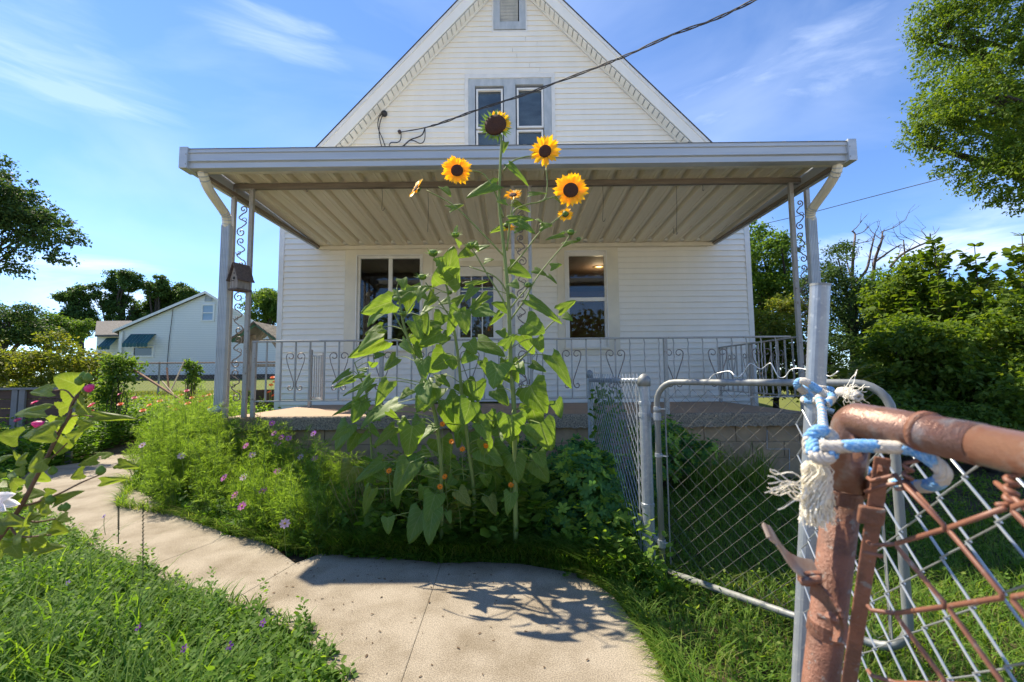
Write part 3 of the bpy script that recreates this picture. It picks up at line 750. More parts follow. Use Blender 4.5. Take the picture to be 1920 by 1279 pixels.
pts = [at(750,248,7.86), at(795,240,7.75), at(841,226,7.5), at(895,206,7.2), at(970,182,6.8), at(1030,160,6.5), at(1130,122,6.0), at(1172,105,5.8), at(1260,66,5.4), at(1345,34,5.1), at(1415,0,4.8), at(1500,-45,4.4)]
C = curve(pts, 8)
cb = thing('service_cable', 'twisted black service cable running from the gable up over the right side', 'cable', pts[0])
for ph, r, nm in ((0,.009,'line'),(math.pi,.009,'line'),(math.pi/2,.006,'messenger_wire')):
    q = []; s = 0
    for i, p in enumerate(C):
        t = (C[min(i+1,len(C)-1)]-C[max(i-1,0)]).normalized(); u = t.cross(Vector((0,0,1))).normalized(); v = t.cross(u)
        s = i*.55+ph; k = .013 if i > 10 else .002
        q.append(p+u*math.cos(s)*k+v*math.sin(s)*k)
    MB().tube(q, r if nm=='line' else .004, 5).build(nm, M_cable, cb)
def loopc(px, r, name='drip_loop'):
    MB().tube(curve([at(*p) for p in px], 5), r, 5).build(name, M_cable, cb)
loopc([(797,240,7.72),(790,254,7.8),(770,262,7.85),(758,272,7.85),(748,280,7.86)], .012)
loopc([(797,240,7.72),(796,262,7.8),(788,269,7.85),(772,263,7.85),(760,270,7.85),(759,280,7.86)], .009)
loopc([(752,252,7.86),(751,262,7.86),(745,267,7.86),(732,268,7.86),(729,280,7.86)], .009)
for du in (0, 5): loopc([(722-du,212,7.86),(715-du,222,7.84),(711-du*.4,240,7.84),(712+du,260,7.84),(717+du*1.4,280,7.84)], .009, 'entry_wire')
MB().lathe(at(722,214,7.90), [(.05,0),(.06,.03),(.045,.075),(.02,.085)], 12, (-.2,-1,-.3)).build('entry_cap', M_cable, cb, smooth=True)
MB().lathe(at(750,249,7.9), [(.03,0),(.034,.02),(.026,.035),(.034,.05),(.02,.06)], 12, (0,-1,0)).build('insulator', mat('porcelain_brown',(.05,.03,.025),.3), cb, smooth=True)
far = [at(1380,432,19), at(1500,404,17), at(1600,378,15.5), at(1700,352,14), at(1800,326,12.5), at(1960,285,11)]
MB().tube(curve(far, 5), .013, 5).build('distant_cable', M_cable, label='thin dark overhead wire crossing the sky toward the big tree on the right', cat='wire')
# ================================================================== NEIGHBOUR HOUSE
NY = 30.0
def nside(m, t, b, c, mixc, noi, src):
    wv = t.nodes.new('ShaderNodeTexWave'); wv.bands_direction = 'Z'; wv.wave_profile = 'SAW'; wv.inputs['Scale'].default_value = 1/ .2 * .5/ 1.57*3.14/2
    t.links.new(c.outputs['Object'], wv.inputs['Vector'])
    t.links.new(mixc(wv.outputs[0], (.64, .66, .66), (.82, .83, .82)), b.inputs['Base Color'])
    bp_ = t.nodes.new('ShaderNodeBump'); bp_.inputs['Strength'].default_value = .6; bp_.inputs['Distance'].default_value = .03; t.links.new(wv.outputs[0], bp_.inputs['Height']); t.links.new(bp_.outputs[0], b.inputs['Normal'])
M_nside = mat('neighbour_siding', (.68, .70, .70), .6, extra=nside)
M_teal = mat('teal_canvas', (.007, .062, .070), .7, noise=((6, 1, 1), (.015, .10, .11), .15))
M_shg2 = mat('grey_shingle', (.16, .145, .13), .95, noise=(7, (.10, .09, .08), .2), bump=(14, .8, .05))
nh = thing('neighbour_house', 'small white neighbouring house with teal window awnings beyond the wire fence', 'house', at(330, 715, NY))
el, ap_, er = at(218, 620, NY), at(390, 547, NY), at(570, 658, NY)
EX = (-5.8, 8.6, 0); bz = at(330, 703, NY).z
wl, wr = at(224, 650, NY).x, at(562, 650, NY).x
def nz(x): return ap_.z - (ap_.x-x)*(ap_.z-el.z)/(ap_.x-el.x) if x < ap_.x else ap_.z - (x-ap_.x)*(ap_.z-er.z)/(er.x-ap_.x)
MB().prism([(wl,NY,bz),(wr,NY,bz),(wr,NY,nz(wr)-.15),(ap_.x,NY,ap_.z-.12),(wl,NY,nz(wl)-.12)], EX).build('wall', M_nside, nh)
MB().prism([(wl+.02,NY+.03,bz-.9),(wr-.02,NY+.03,bz-.9),(wr-.02,NY+.03,bz-.002),(wl+.02,NY+.03,bz-.002)], EX).build('skirting', mat('skirting', (.10,.075,.06), .9, noise=((3,3,1),(.06,.05,.045),.2)), nh)
for a, b in ((el, ap_), (er, ap_)):
    s = 1 if a.x > b.x else -1
    MB().prism([(a.x,NY-.25,a.z),(b.x,NY-.25,b.z),(b.x,NY-.25,b.z-.12),(a.x,NY-.25,a.z-.12)], EX).build('roof', M_shg2, nh)
    MB().prism([(a.x,NY-.29,a.z+.01),(b.x,NY-.29,b.z+.01),(b.x,NY-.29,b.z-.17),(a.x,NY-.29,a.z-.17)], (0,.035,0)).build('rake_board', M_white, nh)
def nrect(u0,v0,u1,v1): return rect(u0,v0,u1,v1,NY)
def nwin(q, colr, pan=2):
    x0,z0,x1,z1 = nrect(*q); fr = MB(); frame_bars(x0-.12,z0-.12,x1+.12,z1+.12,.12,NY-.07,NY+.01,fr); wn = fr.build('window', M_white, nh)
    MB().box((x0,NY-.02,z0),(x1,NY-.012,z1)).build('pane', colr, wn)
    if pan == 2: MB().box((x0,NY-.05,(z0+z1)/2-.04),(x1,NY-.021,(z0+z1)/2+.04)).build('meeting_rail', M_white, wn)
M_pane = mat('far_pane', (.03,.04,.045), .08, spec=.9); M_paneb = mat('far_pane_blind', (.30,.40,.50), .2, noise=((.1,.1,1.5),(.12,.22,.32),.1))
nwin((252,652,286,667), M_pane, 1); nwin((381,573,400,600), M_paneb)
x0,z0,x1,z1 = nrect(386,556,397,564); vt = MB(); frame_bars(x0-.05,z0-.05,x1+.05,z1+.05,.06,NY-.06,NY+.01,vt); vv = vt.build('vent', M_greytrim, nh)
for k in range(4): MB().box((x0,NY-.03,z0+(z1-z0)*k/4),(x1,NY-.015,z0+(z1-z0)*(k+.6)/4)).build('louvre', M_greytrim, vv)
def awning(u0,v0,u1,v1,Y,par,sidew=True):
    x0,z0,x1,z1 = rect(u0,v0,u1,v1,Y-.6); x0 = rect(u0,v0,u1,v1,Y)[0]; x1 = rect(u0,v0,u1,v1,Y)[2]; zt2 = rect(u0,v0,u1,v1,Y)[3]; n_ = max(4,int((x1-x0)/.22))
    aw = MB().box((x0,Y-.02,zt2-.06),(x1,Y+.0,zt2)).build('awning', M_teal, par)
    for i in range(n_):
        a = x0+(x1-x0)*i/n_; b = a+(x1-x0)/n_*.94
        MB().prism([(a,Y-.03,zt2),(b,Y-.03,zt2),(b,Y-.65,z1-(z1-z0)*.72),(a,Y-.65,z1-(z1-z0)*.72)], (0,.01,.02)).build('awning_slat', M_teal, aw)
        MB().prism([(a,Y-.65,z1-(z1-z0)*.72),(b,Y-.65,z1-(z1-z0)*.72),(b,Y-.66,z0),((a+b)/2,Y-.66,z0-.04),(a,Y-.66,z0)], (0,.01,0)).build('valance', M_teal, aw)
awning(245,627,292,650,NY,nh)
MB().box((wl-.02,NY-.06,bz),(wl+.14,NY+.05,nz(wl)-.15)).build('corner_board', M_white, nh)
MB().tube([(wl+.22,NY-.08,nz(wl)-.2),(wl+.22,NY-.08,bz)], .05, 6).build('downspout', M_white, nh)
MB().tube([(at(326,582,NY).x,NY-.08,at(320,580,NY).z),(at(318,640,NY).x,NY-.05,at(318,640,NY).z),(at(313,700,NY).x,NY-.05,at(313,700,NY).z)], .02, 5).build('wall_cable', M_cable, nh)
# left wing of the neighbour house
wy = NY+1.6; a0, a1 = at(180,660,wy).x, at(226,660,wy).x; zt_ = at(200,628,wy).z
MB().box((a0,wy,bz-.5),(a1+1,wy+5,zt_)).build('wing_wall', M_nside, nh)
l0, l1, r1 = at(179,628,wy-.3), at(181,602,wy+2.8), at(247,604,wy+2.8)
MB().add([(l0.x,wy-.35,l0.z),(l0.x+3.2,wy-.35,l0.z),(r1.x,wy+2.8,l1.z),(l1.x,wy+2.8,l1.z),(l0.x,wy-.35,l0.z-.15),(l0.x+3.2,wy-.35,l0.z-.15),(r1.x,wy+2.8,l1.z-.15),(l1.x,wy+2.8,l1.z-.15)], [(0,1,2,3),(4,7,6,5),(0,4,5,1),(1,5,6,2),(2,6,7,3),(3,7,4,0)]).build('wing_roof', M_shg2, nh)
awning(200,634,222,655,wy,nh)
# well shelter seen between the post and the house
WYY = 9.6; wc = at(497, 700, WYY)
ws = thing('wishing_well', 'wooden wishing well with little shingled roof behind the left porch railing', 'wishing well', (wc.x, WYY, gh(0,WYY)))
za, zb2 = at(497,609,WYY).z, at(497,641,WYY).z; hw = .52
for f in (-1, 1):
    for i in range(5):
        p0 = Vector((wc.x+f*hw*i/5, 0, za+(zb2-za)*i/5)); p1 = Vector((wc.x+f*hw*(i+1.1)/5, 0, za+(zb2-za)*(i+1.1)/5))
        MB().prism([(p0.x,WYY-.5,p0.z+.02),(p1.x,WYY-.5,p1.z),(p1.x,WYY-.5,p1.z-.02),(p0.x,WYY-.5,p0.z-.0)], (0,1.0,0)).build('shingle_row', M_shg2, ws)
    MB().bar((wc.x+f*.30,WYY,gh(0,WYY)),(wc.x+f*.30,WYY,zb2+.15), .09, .09).build('post', M_oldwood, ws)
    mb = MB(); mb.bar((wc.x,WYY-.42,za-.03),(wc.x+f*(hw-.03),WYY-.42,zb2-.02), .03, .06, (0,1,0)); mb.build('rafter', mat('green_paint', (.05,.14,.09), .7), ws)
    MB().bar((wc.x+f*.28,WYY-.05,zb2-.15),(wc.x,WYY-.05,za-.12), .04, .05, (0,1,0)).build('brace', M_oldwood, ws)
MB().bar((wc.x-.5,WYY,zb2+.02),(wc.x+.5,WYY,zb2+.02), .05, .07).build('tie_beam', M_oldwood, ws)
for k in range(14):
    a = k*2*math.pi/14; c_ = Vector((wc.x+math.cos(a)*.38, WYY+math.sin(a)*.38, 0)); tg = Vector((-math.sin(a), math.cos(a), 0))
    MB().obox(c_+Vector((0,0,gh(0,WYY)+.42)), tg*.082, Vector((math.cos(a),math.sin(a),0))*.015, (0,0,.42)).build('stave', mat('dark_stave', (.07,.045,.03), .9, noise=((20,20,3),(.04,.03,.02),.2)), ws)
MB().tube([(wc.x-.3,WYY,at(497,685,WYY).z),(wc.x+.3,WYY,at(497,685,WYY).z)], .035, 8).build('windlass', M_oldwood, ws)
# ================================================================== CHAIN LINK
M_galv = mat('galvanised', (.36, .39, .42), .42, .45, noise=(26, (.26, .29, .33), .22, 60, (.50, .51, .50)))
M_galvdull = mat('galvanised_dull', (.27, .285, .28), .55, .3, noise=((30, 30, 5), (.18, .18, .17), .22))
M_mesh = mat('fence_wire', (.42, .45, .47), .4, .5)
M_meshd = mat('fence_wire_dark', (.12, .115, .11), .6, .4, noise=(14, (.20, .19, .17), .2))
def chain(name, O, U, V_, w_, h_, nu, nv, r, m, parent, n=4, inside=None, depth=None, phase=0):
    """interlocked zigzag wires; O origin, U and V unit-ish directions in the plane"""
    O, U, V_ = Vector(O), Vector(U), Vector(V_); Nn = U.cross(V_).normalized(); mb = MB()
    for i in range(nu):
        run = []
        def flush(run):
            if len(run) > 1: mb.tube(run, r, n, cap=False)
        for k in range(nv+1):
            right = (k+i+phase) % 2 == 0
            s = (i + (1 if right else 0))*w_/2 + (r*.6 if right else -r*.6); t = k*h_/2
            p = O + U*s + V_*t + Nn*(r*.9 if right else -r*.9)
            if inside and not inside(p): flush(run); run = []; continue
            run.append(p)
        flush(run)
    if not mb.v: return None
    return mb.build(name, m, parent)
# short return fence running from the terminal post toward the porch
XF = .84
tp = at(1213, 1075, 2.92); zp = 1.315
fence = thing('chain_link_fence', 'short chain link fence between the capped grey posts beside the dark shrub', 'fence', (at(1213,900,2.92).x, 2.92, 0))
px0 = at(1213, 880, 2.92).x; px1 = at(1108, 800, 4.6).x
def cap_post(x, y, r, h, par, lean=0):
    MB().tube([(x,y,-.05),(x,y,h-.06)], r, 16).build('post', M_galv, par, smooth=False)
    MB().lathe((x,y,h-.085), [(r+.004,0),(r+.005,.045),(r*.9,.062),(r*.5,.078),(.004,.084)], 18).build('post_cap', M_galvdull, par, smooth=True)
cap_post(px0, 2.92, .037, at(1213,700,2.92).z, fence); cap_post(px1, 4.6, .030, at(1108,693,4.6).z, fence)
zr0, zr1 = at(1203,713,2.92).z, at(1112,712,4.6).z
MB().tube([(px0,2.93,zr0-.005),(px1,4.57,zr1-.005)], .021, 12).build('top_rail', M_galv, fence, smooth=True)
d = Vector((px1-px0, 1.68, 0)); Ld = d.length; d.normalize()
chain('wire_mesh', Vector((px0+.0,2.95,.03))+Vector((-.028,0,0)), d, (0,0,1), .085, .085, int(Ld/.0425)-1, 30, .0022, M_mesh, fence)
for z in (.45, 1.1): MB().lathe((px0,2.92,z), [(.0385,0),(.041,.002),(.041,.02),(.0385,.022)], 16).build('tension_band', M_galv, fence)
MB().bar((px0-.043,2.96,.08),(px0-.043,2.96,1.22), .005, .018).build('tension_bar', M_galv, fence)
# swing gate
g0b, g1b = at(1236, 1080, 2.82), at(1690, 1230, 1.98)
ga, gb = Vector((at(1236,880,2.82).x, 2.82, 0)), Vector((at(1690,1000,1.97).x, 1.97, 0))
gz1 = at(1400,716,2.6).z; gz0 = at(1500,1185,2.35).z; gzb = at(1690,1232,1.97).z
gz0 = gzb
gt = thing('chain_link_gate', 'galvanised walk gate with rounded corners and dark wire mesh standing in the grass', 'gate', (ga.x, ga.y, .05))
gd = (gb-ga); gl = gd.length; gu = gd.normalized(); rc = .13
def gp(s, z): return Vector((ga.x+gu.x*s, ga.y+gu.y*s, z))
loop = []
def arc(s, z, a0, a1):
    for i in range(7): a = a0+(a1-a0)*i/6; loop.append(gp(s+rc*math.cos(a), z+rc*math.sin(a)))
loop.append(gp(0, gz0+.02)); arc(rc, gz1-rc, math.pi, math.pi/2); arc(gl-rc, gz1-rc, math.pi/2, 0); arc(gl-rc, gz0+rc, 0, -math.pi/2); loop.append(gp(.02, gz0))
MB().tube(loop, .0185, 14).build('frame', M_galvdull, gt, smooth=True)
chain('wire_mesh', gp(.05, gz0+.03), gu, (0,0,1), .094, .094, int((gl-.1)/.047)-0, 23, .0012, M_meshd, gt)
for s in (.055, gl-.06): MB().bar(gp(s, gz0+.05), gp(s, gz1-.1), .004, .016).build('tension_bar', M_galvdull, gt)
for z in (gz1-.18, .78, .25):
    mb = MB(); mb.lathe(gp(0, z), [(.0195,0),(.023,.001),(.023,.024),(.0195,.025)], 14); mb.bar(gp(.02, z+.012), gp(.06, z+.012), .024, .006); mb.build('band', M_galv, gt)
for z in (1.02, .24):
    mb = MB(); mb.lathe((px0,2.92,z), [(.038,0),(.042,.001),(.042,.028),(.038,.029)], 16); mb.bar((px0+.03,2.91,z+.014),(ga.x-.004,2.84,z+.014), .03, .022); mb.lathe(gp(0,z-.01), [(.0195,0),(.024,.001),(.024,.045),(.0195,.046)], 14)
    mb.build('hinge', M_galv, gt)
    MB().tube([(px0+.05,2.88,z+.05),(px0+.05,2.88,z-.02)], .007, 8).build('hinge_bolt', M_galv, gt)
# bent loose wire lying on the gate top
q = [(1328,716,2.65),(1334,706,2.65),(1345,700,2.6),(1368,696,2.55),(1378,706,2.5),(1385,707,2.5),(1393,700,2.5),(1404,684,2.47),(1410,682,2.47),(1423,691,2.45),(1430,691,2.45),(1440,683,2.42),(1447,683,2.4),(1459,706,2.38),(1472,707,2.36),(1482,694,2.34),(1500,691,2.3),(1540,699,2.2),(1556,706,2.15),(1572,696,2.1)]
MB().tube(curve([at(*p) for p in q], 3), .0033, 6).build('bent_wire', mat('bright_wire', (.62,.62,.60), .35, .5), label='wavy loose silver wire resting on top of the galvanised gate', cat='wire', smooth=True)
# ---- tall leaning pole
pb, pt_ = at(1503, 1279, 1.30), at(1538, 533, 1.22)
dv = (pt_-pb).normalized(); foot = pb + dv*((0-pb.z)/dv.z)
pole = thing('gate_pole', 'tall bluish steel pole leaning behind the rusty gate with rope tied round it', 'pole', foot)
MB().tube([foot-dv*.05, pb, pt_], [.0245,.0245,.0245], 20).build('tube', M_galv, pole, smooth=False)
MB().lathe(pt_, [(.0252,-.006),(.0252,.001),(.021,.0015),(.020,-.03)], 20, dv).build('rim', M_galvdull, pole)
MB().tube([foot+Vector((.045,.03,0)), foot+Vector((.045,.03,0))+dv*1.02], .012, 10).build('inner_rod', M_galvdull, pole)
# ---- rusty painted gate
def rustx(m, t, b, c, mixc, noi, src):
    f, _ = noi(30, .40, .58, 8); f2, _ = noi(70, .60, .65, 9); f3, _ = noi(9, .40, .62)
    a = mixc(f3, (.19, .080, .048), (.13, .062, .040)); a = mixc(f, a, (.235, .10, .060)); a = mixc(f2, a, (.22, .195, .175)); t.links.new(a, b.inputs['Base Color'])
M_rust = mat('rust_paint', (.34,.14,.08), .5, .0, extra=rustx, bump=(220, .7, .004), spec=.45)
M_rustw = mat('rust_wire_paint', (.26,.11,.065), .5, 0, noise=(40, (.17,.07,.045), .2, 60, (.30,.25,.22)))
def rusttop(m, t, b, c, mixc, noi, src):
    f, _ = noi(26, .38, .55, 8); f2, _ = noi(24, .46, .56, 10)
    a = mixc(f2, (.20, .09, .058), (.26, .22, .20)); a = mixc(f, a, (.22, .115, .078)); t.links.new(a, b.inputs['Base Color'])
M_rustt = mat('worn_paint', (.34,.2,.14), .30, .25, extra=rusttop, bump=(220, .45, .003), spec=.6)
c0 = at(1597, 778, .592); t1 = at(1740, 807, .492); t2 = at(1920, 852, .398)
td = (t2-c0).normalized(); pbot = at(1538, 1279, .645); pd = (pbot-c0).normalized()
rg = thing('rusty_gate', 'rusty brown painted tube gate in the near right foreground with thick wire mesh', 'gate', c0+pd*(c0.z/(-pd.z)))
RD = .0190
MB().tube([c0+pd*.06, c0+pd*1.2], .0215, 24).build('upright_tube', M_rust, rg, smooth=True)
MB().tube([c0+td*.05, c0+td*1.1], RD, 24).build('top_tube', M_rustt, rg, smooth=True)
cq = c0+pd*.004+td*.002
el_ = [c0+pd*.098] + [cq+(pd*(1-math.sin(a))+td*(1-math.cos(a)))*.016 for a in [i*math.pi/12 for i in range(7)]] + [c0+td*.16]
MB().tube(el_, [.0234]+[.0230]*3+[.0224]*3+[.0216,.0208], 28).build('corner_elbow', M_rustt, rg, smooth=True)
cs = at(1750, 808, .488); s_ = (cs-c0).dot(td)
MB().tube([c0+td*(s_-.004), c0+td*(s_+.004)], .0225, 24).build('coupling_ring', M_rust, rg, smooth=True)
MB().tube([c0+td*(s_+.004), c0+td*1.1], .0196, 24).build('sleeve', M_rustt, rg, smooth=True)
for k, (h, hh_) in enumerate(((.10,.018),(.285,.020))):
    MB().lathe(c0+pd*h, [(.0218,0),(.0232,.001),(.0232,hh_),(.0218,hh_+.001)], 24, pd).build('band', M_rust, rg)
# tension bar to the right of the post
b0, b1 = at(1655, 858, .535), at(1592, 1279, .60); bd = (b1-b0).normalized()
MB().bar(b0-bd*.0, b1+bd*.5, .016, .004, (.85,-.5,0)).build('tension_bar', M_rust, rg, bevel=.0015)
cc = at(1633, 966, .55); MB().obox(cc, Vector((.85,-.5,0)).normalized()*.0125, bd*.011, Vector((.5,.85,0)).normalized()*.007).build('clip', M_rust, rg, bevel=.002)
mb = MB(); e0 = c0+pd*.10; mb.bar(e0+Vector((.02,-.01,-.005)), at(1650,872,.535), .016, .004, pd); mb.build('band_tab', M_rust, rg)
# bolt and hook shaped bracket
q = [at(1521,1100,.60), at(1545,1118,.585), at(1568,1150,.57), at(1576,1180,.565), at(1573,1205,.56)]
mb = MB(); C2 = curve(q, 4)
for a, b in zip(C2, C2[1:]): mb.bar(a, b+(b-a)*.15, .004, .020, RT)
mb.build('bracket', M_rust, rg)
bt = MB(); bt.tube([at(1533,1153,.57), at(1572,1163,.555)], .0042, 10); bt.tube([at(1553,1158,.565), at(1563,1161,.56)], .0085, 6); bt.build('bolt', M_rust, rg)
MB().lathe(at(1556,935,.585), [(.006,0),(.006,.006)], 6, -FW).build('rivet', M_rust, rg)
# latch lever
q = [at(1437,996,.60), at(1452,1008,.60), at(1468,1034,.60), at(1485,1054,.60), at(1508,1066,.60), at(1532,1070,.60)]
mb = MB(); C2 = curve(q, 4)
wd = [.011]*3+[.013]*30
for i in range(len(C2)-1):
    t = (C2[i+1]-C2[i]).normalized(); s = FW.cross(t).normalized(); mb.obox((C2[i]+C2[i+1])/2, (C2[i+1]-C2[i])*.54, s*.0015, (FW+UP*.9).normalized()*wd[i])
mb.tube([C2[0]-FW*.0085*.7-UP*.006, C2[0]+FW*.006+UP*.006], .003, 8)
mb.build('latch_lever', mat('latch_metal', (.44,.39,.33), .4, .35, noise=(40,(.30,.17,.10),.25)), rg)
mb = MB(); mb.obox(at(1518,1082,.60), RT*.012, UP*.009, FW*.008); mb.tube([at(1500,1092,.59), at(1540,1085,.585)], .005, 8); mb.build('latch_pivot', M_rust, rg, bevel=.002)
# rust mesh (stretched diamonds) in the gate plane
n0 = at(1681, 1020, .51); nU = at(1889, 1120, .40)-n0; nV = at(1681, 1150, .515)-n0
def in_r(p):
    rel = p-c0; return True
def near_ok(p): return p.y > .30
mb = MB()
U_, V2 = nU, nV
def node(i, j): return n0 + U_*(i/2) + V2*(j/2)      # only i+j even are crossings
def px(p):
    d = p-CAM; f = d.dot(FW); return 960+FPX*d.dot(RT)/f, 639.5-FPX*d.dot(UP)/f
def wire(pts):
    W_ = []
    for k, p in enumerate(pts): W_.append(p + nU.cross(nV).normalized()*(.0022 if k % 2 else -.0022))
    # keep the bends crisp
    o = []
    for k, p in enumerate(W_):
        if 0 < k < len(W_)-1:
            o += [p+(W_[k-1]-p)*.05, p+(W_[k+1]-p)*.05]
        else: o.append(p)
    mb.tube(o, .0024, 8)
for c_ in range(0, 4):           # column c_ zigzags between i=c_ and i=c_+1
    pts = []
    for j in range(-3, 12):
        i = c_ + (1 if (j+c_) % 2 else 0)
        p = node(i, j)
        if c_ == -1 and i == -1: p = p + U_*.16
        u, v = px(p)
        if v < 868 or p.y < .2: 
            continue
        pts.append(p)
    if len(pts) > 1: wire(pts)
mb.build('wire_mesh', M_rustw, rg, smooth=True)
for j in range(-2, 8):
    if j % 2: continue
    p = node(0, j); q_ = p - (U_/2-V2/2)*.62 - V2*.10; u_, v_ = px(p)
    if v_ < 880: continue
    MB().tube([p, q_, q_ + FW*.006 - V2*.03], .0024, 7).build('wrapped_wire', M_rustw, rg, smooth=True)
# knuckle twists at the top
for (u, v, Y) in ((1703, 905, .50), (1897, 935, .40)):
    p = at(u, v-38*(.5/Y)**.5, Y); q2 = at(u-2, v+10, Y); o = []
    for k in range(26):
        t = k/25; a = t*2*math.pi*3; o.append(p+(q2-p)*t + RT*math.cos(a)*.0035 + FW*math.sin(a)*.0035)
    MB().tube([p+RT*.02+UP*.006]+o+[q2-RT*.012-UP*.001], .0024, 7).build('knuckle', M_rustw, rg, smooth=True)
MB().tube([at(1622,923,.535), at(1660,910,.52), at(1701,903,.50)], .0024, 7).build('tie_wire', M_rustw, rg, smooth=True)
MB().tube([at(1701,903,.50), at(1780,998,.455), at(1810,1030,.44)], .0024, 7).build('tie_wire', M_rustw, rg, smooth=True)
MB().tube([at(1655,1043,.515), at(1618,1036,.53)], .0024, 7).build('tie_wire', M_rustw, rg, smooth=True)
MB().tube([at(1868,905,.42), at(1897,930,.40), at(1930,960,.38)], .0024, 7).build('tie_wire', M_rustw, rg, smooth=True)
# silver mesh further behind
s0 = at(1682, 955, .80); sU = Vector((-.02,-.105,0))*1.0; n0 = at(1725, 1020, .683)
sp = thing('fence_panel', 'bright galvanised wire mesh hanging behind the rusty gate', 'fence', (n0.x, n0.y, 0))
Ud = Vector((-.03,-.105,.0)).normalized(); Vd = Vector((0,.03,-1)).normalized()
O = n0 - Ud*.105*6 - Vd*.0813*2
top = at(1655, 900, .80)
def insilver(p):
    u, v = px(p) if p.y > .1 else (9999, 0)
    return p.y > .12 and p.y < 1.22 and p.z > .05
chain('wire_mesh', O, Ud, Vd, .105, .0813, 24, 30, .0019, M_mesh, sp, n=6, inside=insilver)
# ---- rope
M_rb = mat('rope_blue', (.05, .25, .58), .9, noise=(300, (.30,.48,.66), .14), bump=(400, .6, .001)); M_rw = mat('rope_white', (.62, .57, .50), .9, noise=(90, (.44,.40,.34), .2), bump=(400, .6, .001))
def rope(pts, r, phase=0, pitch=.045, name='rope', par=None, seg=.03):
    C = curve(pts, 10); L_ = [0]
    for a, b in zip(C, C[1:]): L_.append(L_[-1]+(b-a).length)
    # frames
    T = [(C[min(i+1,len(C)-1)]-C[max(i-1,0)]).normalized() for i in range(len(C))]
    u = T[0].orthogonal().normalized(); fr = []
    for t in T: u = (u-t*u.dot(t)).normalized(); fr.append((u, t.cross(u)))
    mbs = {0: MB(), 1: MB()}
    for st in range(3):
        for half in range(2):            # each strand is two yarn bundles
            q = []; 
            n = max(12, int(L_[-1]/.0022))
            for k in range(n+1):
                s = L_[-1]*k/n; i = max(j for j in range(len(L_)) if L_[j] <= s+1e-9); i = min(i, len(C)-2); f = (s-L_[i])/max(1e-9, L_[i+1]-L_[i])
                p = C[i].lerp(C[i+1], f); a = s/pitch*2*math.pi + st*2*math.pi/3 + half*1.05
                q.append((p + (fr[i][0]*math.cos(a)+fr[i][1]*math.sin(a))*r*.60, int((s/seg + phase + st*.12)) % 2))
            i = 0
            while i < len(q)-1:
                c_ = q[i][1]; j = i
                while j < len(q)-1 and q[j][1] == c_: j += 1
                if j-i > 1: mbs[c_].tube([x[0] for x in q[i:j+1]], r*.40, 7)
                i = j
    for c_, nm in ((0, 'blue_strands'), (1, 'white_strands')):
        if mbs[c_].v: mbs[c_].build(nm, (M_rb, M_rw)[c_], par, smooth=True, kind='stuff')
rp = thing('rope', 'blue and white twisted rope knotted round the steel pole and the rusty gate corner', 'rope', at(1540, 800, .75))
# around the pole
cyl = lambda u, v, Y, a, r: None
def ring(cx, cy, cz, r, a0, a1, n, dz=0, tilt=0):
    return [Vector((cx+r*math.cos(a0+(a1-a0)*i/n), cy+r*math.sin(a0+(a1-a0)*i/n), cz+dz*i/n + tilt*math.cos(a0+(a1-a0)*i/n))) for i in range(n+1)]
pk = at(1530, 737, 1.24)
rope(ring(pk.x, pk.y, pk.z+.012, .034, .3, .3+2*math.pi, 10, 0, -.004), .0098, 0, par=rp, seg=.026)
rope(ring(pk.x+.004, pk.y-.004, pk.z-.014, .035, -1.2, -1.2+2*math.pi, 10, 0, .006), .0098, 1, par=rp, seg=.022)
rope([at(1520,745,1.16), at(1495,722,1.15), at(1508,715,1.13), at(1540,735,1.12), at(1560,745,1.10), at(1548,760,1.06)], .0098, 0, par=rp, seg=.024)
# down to the knot at the corner
rope([at(1535,745,1.08), at(1541,770,.98), at(1543,795,.84), at(1547,815,.70), at(1560,830,.58)], .0085, 1, par=rp, seg=.022)
# knot at the post
rope([at(1520,850,.56), at(1518,825,.56), at(1535,808,.55), at(1558,818,.55), at(1562,842,.54), at(1540,858,.54), at(1522,842,.54)], .0082, 1, par=rp, seg=.022)
rope([at(1524,800+30,.55), at(1527,850,.535), at(1545,862,.53), at(1560,850,.53)], .0082, 0, par=rp, seg=.022)
# loop round the upright to the right and back behind
rope([at(1538,835,.535), at(1560,838,.53), at(1610,836,.52), at(1660,838,.51), at(1710,843,.50), at(1745,862,.49), at(1768,885,.485), at(1758,905,.50), at(1725,912,.54), at(1690,908,.60), at(1650,896,.64), at(1600,870,.66)], .0078, 1, par=rp, seg=.027)
# bulging white end and frayed tail
rope([at(1575,735,1.10), at(1590,735,1.06), at(1610,745,1.02)], .012, 1, par=rp, seg=9)
M_fray = mat('frayed_fibre', (.80, .77, .68), .9, transl=.2)
mb = MB()
fr0 = at(1530, 868, .555)
for k in range(300):
    a = R.uniform(0, 6.28); rr = R.uniform(0, .014); L_ = R.uniform(.05, .078)
    p = fr0 + RT*math.cos(a)*rr*.8 + FW*math.sin(a)*rr*.8; q = [p]
    sw = R.uniform(-.004, .010); ph = R.uniform(0, 6)
    for i in range(1, 8):
        t = i/7; q.append(p + UP*(-L_*t) + RT*(sw*t + .0075*math.sin(ph+t*11) + math.cos(a)*rr*.5*t) + FW*(.007*math.cos(ph+t*9)))
    mb.tube(q, .0009, 3, cap=False)
for k in range(14):
    p = at(R.uniform(1508, 1528), R.uniform(900, 940), .555); q = [p]; dz = R.uniform(-.35,.35); L_ = R.uniform(.02, .055); ph = R.uniform(0, 6)
    for i in range(1, 8): t = i/7; q.append(p - RT*L_*t + UP*(dz*L_*t + .005*math.sin(ph+t*7)) + FW*.003*math.sin(ph*2+t*5))
    mb.tube(q, .0008, 3, cap=False)
mb.build('frayed_tail', M_fray, rp, kind='stuff')
mb = MB(); e = at(1612, 748, 1.02)
